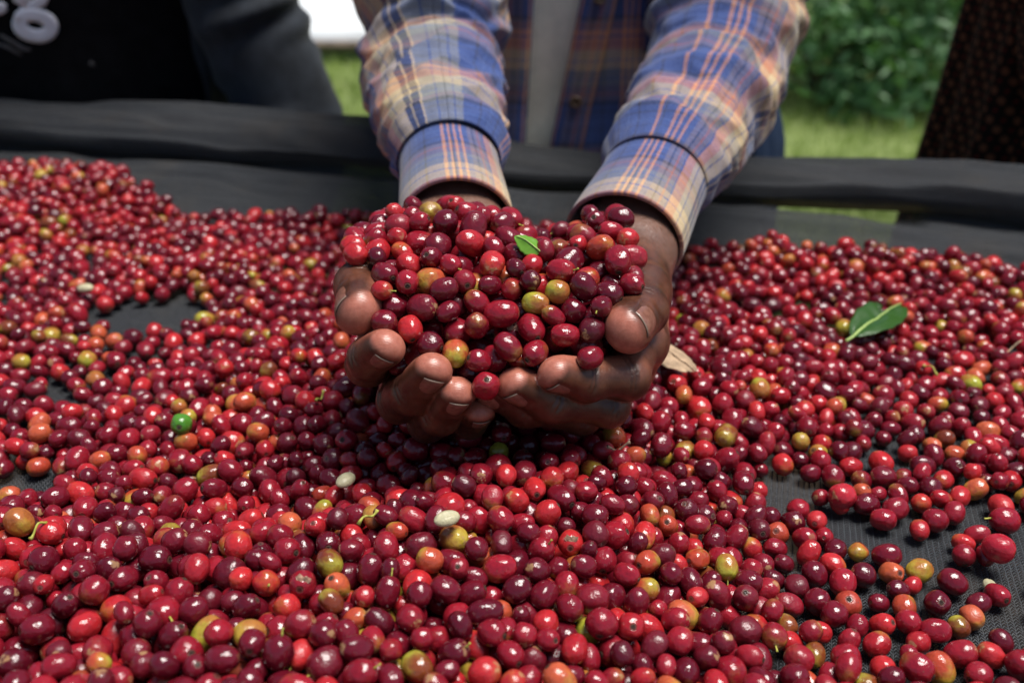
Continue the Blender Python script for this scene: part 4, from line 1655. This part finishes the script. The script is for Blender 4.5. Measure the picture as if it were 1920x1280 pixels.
for (bx, by, zz_, ang, L, lab, bare) in (
        (648, 900, None, 1.0, .0120, 'pale peeled coffee bean lying among cherries below the hands, standing on edge', False),
        (838, 972, None, .45, .0120, 'pale greenish peeled coffee bean lying flat on dark cherries by the front mound', True),
        (160, 540, None, .05, .0125, 'pale peeled coffee bean beside the bare patch of net in the spread', False),
        (1857, 1100, .0035, 1.45, .0105, 'pale peeled coffee bean with a groove lying on the bare net', True),
        (1475, 988, .004, .2, .0100, 'pale peeled coffee bean half under cherries at the edge of bare net', False)):
    p = at_z(bx, by, zz_ if zz_ else .018)
    if zz_ is None:
        for _ in range(4):
            h = surface_top(p[0], p[1])
            p = at_z(bx, by, h + .003)
    bean(p, ang, L, lab, .25, bare)
# the one hard green cherry and other odd ones
odd = [(340, 795, (.060, .210, .020), 'unripe bright green coffee cherry in the spread, the only all green one'),
       (1872, 1027, (.36, .012, .025), 'large bright red cherry on the bare net touching one with a green stalk'),
       (1884, 975, (.27, .010, .022), 'large red coffee cherry with a green stalk on the bare net'),
       (1580, 930, (.42, .020, .030), 'bright scarlet coffee cherry at the upper edge of the bare net')]
for q, (bx, by, c, lab) in enumerate(odd):
    p = at_z(bx, by, .010)
    r = .0070 if q else .0062
    for _ in range(4):
        p = at_z(bx, by, pile.height(p[0], p[1], r) - (.0025 if q == 0 else 0))
    o = bpy.data.objects.new('coffee_cherry', hi_me[q])
    COL.objects.link(o)
    o.location = p
    o.scale = (r, r, r * (1.1 if q else 1.0))
    o.rotation_euler = (1.3, .4 + q, .7 * q)
    o.color = (*c, 0.0)
    tag(o, lab, 'coffee cherry')
    pile.add(p[0], p[1], p[2], r)
    if q == 2:
        s = bpy.data.objects.new('stalk', stalk_me)
        COL.objects.link(s)
        s.parent = o
# twigs and stalks lying about
for q, (bx, by, ang, L) in enumerate(((1900, 650, .5, .022), (70, 990, 1.2, .010), (1745, 690, 2.0, .012), (690, 968, .9, .012), (600, 745, 1.3, .010), (1160, 838, .1, .012))):
    p = at_z(bx, by, .022)
    for _ in range(4):
        p = at_z(bx, by, surface_top(p[0], p[1]) + .0006)
    d = np.array([math.cos(ang), math.sin(ang), .15])
    P = [p + d * L * t_ + np.array([0, 0, .0018 * math.sin(t_ * 6 + q)]) for t_ in np.linspace(-.5, .5, 9)]
    V, F = tube(np.array(P), np.interp(np.linspace(0, 1, 9), [0, .2, .9, 1], [.0011, .0005, .0006, .0010]), 7)
    o = obj('twig', new_mesh('twig', V, F), M['leaf_dry'] if q in (0, 5) else M['stalk'])
    tag(o, ['pale dry forked twig lying on the cherries past the torn leaf', 'short green yellow stalk lying on the front mound of cherries', 'short stalk on the cherries near the torn green leaf',
            'green yellow stalk lying at the ridge of the front mound', 'thin stalk lying on cherries beside the cupped hands', 'thin dry curl lying on cherries under the hand with the bent thumb'][q], 'twig')

# ------------------------------------------------------------------ person in black, behind the rail
LK = [(-.35, -.575, 1.31, .20, .13), (-.05, -.575, 1.295, .215, .13), (.12, -.575, 1.27, .225, .13), (.30, -.57, 1.22, .235, .125), (.42, -.57, 1.18, .20, .10), (.47, -.57, 1.17, .08, .07), (.53, -.57, 1.15, .06, .06)]
pb = empty('person', (-.575, 1.31, GZ))
tag(pb, 'person in a black shirt with white lettering and an open grey jacket', 'person')
V, F, _ = loft([(k[0], k[1], k[2], k[3] * .9, k[4] * .88) for k in LK], 40, 40, amp=0)
obj('body', new_mesh('body', V, F), M['bodyskin'], pb)
V, F, uv = loft(LK[:6], 80, 120, amp=.006, seed=31, fr=(8, 5))
sh = obj('black_shirt', new_mesh('black_shirt', V, F, True, uv), M['blackcloth'], pb)
V, F, uv = loft(LK[:6], 80, 90, lambda z: .98 + .8 * max(0, .10 - z), 2 * math.pi - 1.2, amp=.012, seed=33, close=False, grow=.020, fr=(9, 9))
jk = thick(obj('jacket', new_mesh('jacket', V, F, True, uv), M['jacket'], pb), .003)


def arm_sleeve(ctrl, radii, seed, nm, mt, par, amp=.011, nf=22):
    P = catmull(ctrl, 120)
    rs = np.random.default_rng(seed)
    ln = np.concatenate([[0], np.cumsum(np.linalg.norm(np.diff(P, axis=0), axis=1))])
    R = np.interp(np.linspace(0, 1, 120), np.linspace(0, 1, len(radii)), radii)
    T = nrm(np.gradient(P, axis=0))
    a = np.array([1.0, 0, 0])
    A = []
    for t_ in T:
        a = nrm(a - t_ * (a @ t_))
        A.append(a)
    A = np.array(A)
    B = np.cross(T, A)
    ph = np.linspace(0, 2 * np.pi, 80, endpoint=False)
    U, PH = np.meshgrid(ln, ph, indexing='ij')
    D = 0 * U
    for q in range(nf):
        u0, s, p0, w = rs.uniform(0, ln[-1]), rs.uniform(-.03, .03), rs.uniform(0, 6.28), rs.uniform(.008, .016)
        dl = U - u0 - s * np.sin(PH - p0)
        D += rs.uniform(.3, 1) * amp * np.clip(.3 + .7 * np.cos(PH - rs.uniform(0, 6.28)), 0, 1) * (np.exp(-(dl / w) ** 2) - .5 * np.exp(-((dl - 1.6 * w) / w) ** 2))
    V = P[:, None] + (R[:, None] + D)[..., None] * (np.cos(PH)[..., None] * A[:, None] + np.sin(PH)[..., None] * B[:, None])
    uv = np.stack([U, PH * .06], -1).reshape(-1, 2)
    return thick(obj(nm, new_mesh(nm, V.reshape(-1, 3), grid_faces(120, 80, True), True, uv), mt, par), .002)


arm_sleeve([(-.40, 1.19, .42), (-.335, 1.19, .26), (-.305, 1.19, .14), (-.272, 1.19, .04), (-.262, 1.17, -.03), (-.31, 1.15, -.10), (-.38, 1.14, -.13)], [.075, .064, .060, .060, .058, .05, .045], 41, 'sleeve', M['jacket'], jk)
arm_sleeve([(-.76, 1.19, .42), (-.83, 1.20, .26), (-.86, 1.20, .10), (-.84, 1.19, -.05)], [.075, .064, .060, .050], 42, 'sleeve', M['jacket'], jk)


def on_black(px_, py_, lift=.010):
    """point on the front of the black shirt seen at that pixel"""
    K = np.array(LK)
    lo, hi = 1.0, 1.5
    for _ in range(40):
        m = (lo + hi) / 2
        p = at(px_, py_, m)
        cx, cy, a, b = [np.interp(p[2], K[:, 0], K[:, k]) for k in range(1, 5)]
        f = ((p[0] - cx) / (a + lift)) ** 2 + ((p[1] - cy) / (b + lift)) ** 2
        if f < 1 and p[1] < cy + .3:
            hi = m
        else:
            lo = m
    return at(px_, py_, lo)


def stroke(pts, widths, name, mt, parent, closed=False):
    """flat printed stroke laid on the shirt"""
    pts = np.array(pts, float)
    n = len(pts)
    vv = []
    for i in range(n):
        a, b = pts[(i - 1) % n if closed else max(0, i - 1)], pts[(i + 1) % n if closed else min(n - 1, i + 1)]
        t_ = nrm(b - a)
        q = np.array([-t_[1], t_[0]])
        for s in (-1, -.33, .33, 1):
            vv.append(on_black(*(pts[i] + q * s * widths[i] / 2)))
    F = grid_faces(n, 4)
    if closed:
        F = np.vstack([F, np.array([[(n - 1) * 4 + j, (n - 1) * 4 + j + 1, j + 1, j] for j in range(3)])])
    return thick(obj(name, new_mesh(name, np.array(vv), F), mt, parent), .0012)


# lower loop of the g: a fat ring, then its neck and bowl, and the end of the letter before it
tt = np.linspace(0, 2 * np.pi, 40, endpoint=False)
stroke([(66 + 30 * math.cos(a) - 2 * math.sin(a), 48 + 19.5 * math.sin(a) + 5 * math.cos(a)) for a in tt], [24 + 3 * abs(math.cos(a)) for a in tt], 'printed_letter', M['print'], sh, True)
stroke([(32, 40), (34, 30), (46, 20), (60, 12), (78, 2), (86, -14), (80, -34), (60, -46), (38, -40), (26, -22), (34, -4), (52, 8)], [14, 16, 18, 20, 22, 22, 22, 22, 22, 22, 22, 20], 'printed_letter', M['print'], sh)
stroke([(-40, 16), (-16, 16), (2, 16), (12, 15)], [24, 25, 23, 13], 'printed_letter', M['print'], sh)
stroke([(0, 66), (20, 78), (44, 92), (58, 94)], [5, 7, 9, 5], 'printed_line', M['greyprint'], sh)
stroke([(-10, 80), (16, 90), (40, 104)], [4, 6, 5], 'printed_line', M['greyprint'], sh)
stroke([(168, 117), (172, 120), (177, 124)], [5, 8, 5], 'white_fleck', M['greyprint'], sh)
for sx in (-1, 1):
    V, F, _ = loft([(GZ + .02, -.575 + sx * .12, 1.33, .06, .08), (-.45, -.575 + sx * .11, 1.32, .08, .09), (-.30, -.575 + sx * .10, 1.31, .10, .12)], 30, 30, amp=.004, seed=51 + sx)
    obj('trouser_leg', new_mesh('trouser_leg', V, F), M['blackcloth'], pb)

# ------------------------------------------------------------------ person in the dotted dress, behind the rail
DK = [(GZ + .03, .72, 1.13, .30, .22), (-.4, .72, 1.125, .275, .20), (-.05, .72, 1.115, .250, .160), (.06, .72, 1.10, .242, .148), (.18, .72, 1.085, .236, .14), (.33, .72, 1.06, .235, .13), (.42, .72, 1.045, .18, .09), (.47, .72, 1.04, .07, .06), (.53, .72, 1.03, .055, .055)]
pd_ = empty('person', (.72, 1.12, GZ))
tag(pd_, 'person in a dark brown dress woven with rows of small orange dashes', 'person')
V, F, _ = loft([(k[0], k[1], k[2], k[3] * .8, k[4] * .8) for k in DK], 40, 40, amp=0)
obj('body', new_mesh('body', V, F), M['bodyskin'], pd_)
V, F, uv = loft(DK[:8], 140, 160, amp=.010, seed=61, fr=(14, 1.6))
obj('dress', new_mesh('dress', V, F, True, uv * np.array([.62, .62])), M['dots'], pd_)


def shawl_edge(z):
    x = float(np.interp(z, [-.05, .06, .18, .35], [.575, .525, .486, .47]))
    K = np.array(DK)
    a = np.interp(z, K[:, 0], K[:, 3]) + .02
    return math.asin(max(-.98, min(.98, (x - .72) / a)))


V, F, uv = loft([k for k in DK[2:7]], 90, 110, shawl_edge, 2.0, amp=.014, seed=66, close=False, grow=.022, fr=(13, 2.5))
thick(obj('shawl', new_mesh('shawl', V, F, True, uv), M['dots'], pd_), .003)
# ------------------------------------------------------------------ background: soil under the bed, grass, shrubs, white sheet
def soil_mesh():
    n = 40
    vv = []
    for i in range(n):
        for j in range(n):
            x, y = -2.2 + 4.6 * i / (n - 1), -.6 + 2.6 * j / (n - 1)
            vv.append((x, y, GZ + .006 + .01 * abs(value_noise(np.array([x * 4, y * 4, 0.0]), 3))))
    return new_mesh('soil', vv, grid_faces(n, n))


M['soil'] = mat_simple('trodden_soil', (.085, .060, .040), .95, .1, .35, 12, .5, 60)
tag(obj('soil', soil_mesh(), M['soil']), 'trodden brown soil under the drying bed', kind='structure')


def leaf_cloud(C, N, size, rs, asp_=.42):
    """one folded four-triangle leaf per centre"""
    n = len(C)
    a = nrm(N + rs.normal(size=(n, 3)) * .55)
    t_ = nrm(np.cross(a, rs.normal(size=(n, 3))))
    b = np.cross(a, t_)
    s = size * rs.uniform(.6, 1.25, n)[:, None]
    V = np.stack([C - t_ * s * .5, C + b * s * asp_ * .5 + a * s * .10, C + t_ * s * .55, C - b * s * asp_ * .5 + a * s * .10, C - a * s * .02], 1)
    F = np.array([[0, 4, 1], [1, 4, 2], [2, 4, 3], [3, 4, 0]])
    return V.reshape(-1, 3), (F[None] + (np.arange(n) * 5)[:, None, None]).reshape(-1, 3), np.repeat(rs.random(n), 5)


def shrub(x, y, w, h, seed, label, n=2600, size=.085):
    rs = np.random.default_rng(seed)
    root = empty('shrub', (x, y, GZ))
    tag(root, label, 'shrub', 'leafy shrubs beyond the grass')
    C, N = [], []
    lob = [(x + rs.uniform(-.32, .32) * w, y + rs.uniform(-.3, .3) * w, GZ + h * (.12 + .66 * (k_ % 12) / 11), w * rs.uniform(.22, .34)) for k_ in range(14)]
    for (lx, ly, lz, lr) in lob:
        m = n // len(lob)
        d = nrm(rs.normal(size=(m, 3)))
        r = lr * rs.uniform(.45, 1.08, m)[:, None] * (1 + .25 * value_noise(d * 2.3 + seed, seed))[:, None]
        p = np.array([lx, ly, lz]) + d * r * np.array([1, 1, .95])
        k = p[:, 2] > GZ + .02
        C.append(p[k])
        N.append(d[k] * .7 + np.array([0, 0, .6]))
    V, F, rd = leaf_cloud(np.vstack(C), np.vstack(N), size, rs)
    me = new_mesh('crown', V, F, False)
    me.attributes.new('rnd', 'FLOAT', 'POINT').data.foreach_set('value', rd.astype(np.float32))
    obj('crown', me, M['foliage'], root)
    vv, ff, o_ = [], [], 0
    for (lx, ly, lz, lr) in lob:
        P = catmull([(x + rs.uniform(-.04, .04), y + rs.uniform(-.04, .04), GZ - .02), ((x + lx) / 2, (y + ly) / 2, GZ + (lz - GZ) * .55), (lx, ly, lz)], 10)
        V, F = tube(P, np.linspace(.016, .005, 10), 6)
        vv.append(V)
        ff += [[i + o_ for i in f] for f in F]
        o_ += len(V)
    obj('trunk', new_mesh('trunk', np.vstack(vv), ff), M['stem'], root)
    return root, lob


SHR = [(.05, 5.5, 1.2, 1.25, 'dense green shrub growing behind the plaid shirted person'), (.75, 5.35, 1.35, 1.35, 'broad green shrub growing just past the plaid sleeve'), (1.55, 5.05, 1.25, 1.2, 'leafy shrub with yellow flowers beside the grass'),
       (2.25, 5.0, 1.3, 1.25, 'leafy green shrub growing near the dotted dress'), (3.05, 5.3, 1.4, 1.4, 'tall green shrub growing behind the dotted dress'), (1.2, 6.3, 1.6, 1.9, 'tall dark shrub standing behind the flowering one'),
       (2.6, 6.4, 1.7, 2.0, 'tall dark shrub at the back of the row'), (.35, 6.7, 1.6, 1.9, 'tall green shrub at the back behind the plaid shirt'), (3.9, 6.1, 1.7, 1.9, 'large green shrub at the far end of the row')]
for q, (x, y, w, h, lab) in enumerate(SHR):
    root, lob = shrub(x, y, w, h, 70 + q, lab, 2600 if q < 5 else 2200, .085 if q < 5 else .11)
    if q == 2 or q == 3:
        for k in range(4):
            rs = np.random.default_rng(200 + q * 10 + k)
            l = lob[(k * 3) % 14]
            d = nrm(np.array([rs.uniform(-.6, .6), -1, rs.uniform(.0, .8)]))
            c = np.array(l[:3]) + d * l[3] * 1.05
            vv, ff = [], []
            for pz in range(8):
                a = pz * .785
                e = np.array([math.cos(a), 0, math.sin(a)])
                f_ = np.array([-math.sin(a), 0, math.cos(a)])
                b0 = len(vv)
                vv += [c + e * .004, c + e * .024 + f_ * .010 - np.array([0, .004, 0]), c + e * .042, c + e * .024 - f_ * .010 - np.array([0, .004, 0])]
                ff.append([b0, b0 + 1, b0 + 2, b0 + 3])
            obj('flower', new_mesh('flower', np.array(vv), ff, False), M['petal'], root)

# grass
rs = np.random.default_rng(5)
n = 34000
gy = 1.95 + 4.6 * rs.random(n) ** 1.3
gx = rs.uniform(-1, 1, n) * (.4 + gy * .62)
hh = rs.uniform(.03, .085, n) * (1 + .5 * value_noise(np.stack([gx * 2, gy * 2, 0 * gx], -1), 8))
an = rs.uniform(0, 6.783, n)
ln_ = rs.normal(size=(n, 2)) * .028
wd = rs.uniform(.002, .0045, n)
base = np.stack([gx, gy, np.full(n, GZ)], -1)
e = np.stack([np.cos(an), np.sin(an), 0 * an], -1) * wd[:, None]
mid = base + np.stack([ln_[:, 0] * .35, ln_[:, 1] * .35, hh * .6], -1)
tp = base + np.stack([ln_[:, 0], ln_[:, 1], hh], -1)
V = np.stack([base - e, base + e, mid - e * .8, mid + e * .8, tp], 1).reshape(-1, 3)
F = np.array([[0, 1, 3], [0, 3, 2], [2, 3, 4]])
F = (F[None] + (np.arange(n) * 5)[:, None, None]).reshape(-1, 3)
me = new_mesh('grass', V, F, False)
me.attributes.new('rnd', 'FLOAT', 'POINT').data.foreach_set('value', np.repeat(rs.random(n), 5).astype(np.float32))
tag(obj('grass', me, M['grass']), 'short sunlit grass growing beyond the drying bed', 'grass', kind='stuff')

# white sheeting stretched on poles at the left, beyond the grass
wr_ = empty('white_sheeting', (-1.6, 6.0, GZ))
tag(wr_, 'bright white sheeting stretched beyond the grass', 'sheeting')
nu, nv = 60, 16
vv = []
for i in range(nu):
    for j in range(nv):
        x = -4.6 + 3.9 * i / (nu - 1)
        z = GZ + .10 + 1.3 * j / (nv - 1)
        vv.append((x, 6.0 + 1.25 * j / (nv - 1) + .03 * math.sin(x * 7) + .02 * value_noise(np.array([x * 3, z * 3, 0.0]), 2), z))
thick(obj('sheet', new_mesh('sheet', vv, grid_faces(nu, nv)), M['white'], wr_), .004)
for x in (-4.55, -3.3, -2.0, -.75):
    V, F = tube([(x, 7.36, z) for z in np.linspace(GZ - .05, GZ + 1.42, 8)], .035, 10, True, 7, .12)
    obj('post', new_mesh('post', V, F), M['wood'], wr_)
V, F = tube([(x, 5.96, GZ + .10) for x in np.linspace(-4.6, -.7, 10)], .03, 10, True, 8, .12)
obj('bottom_rail', new_mesh('bottom_rail', V, F), M['wood'], wr_)
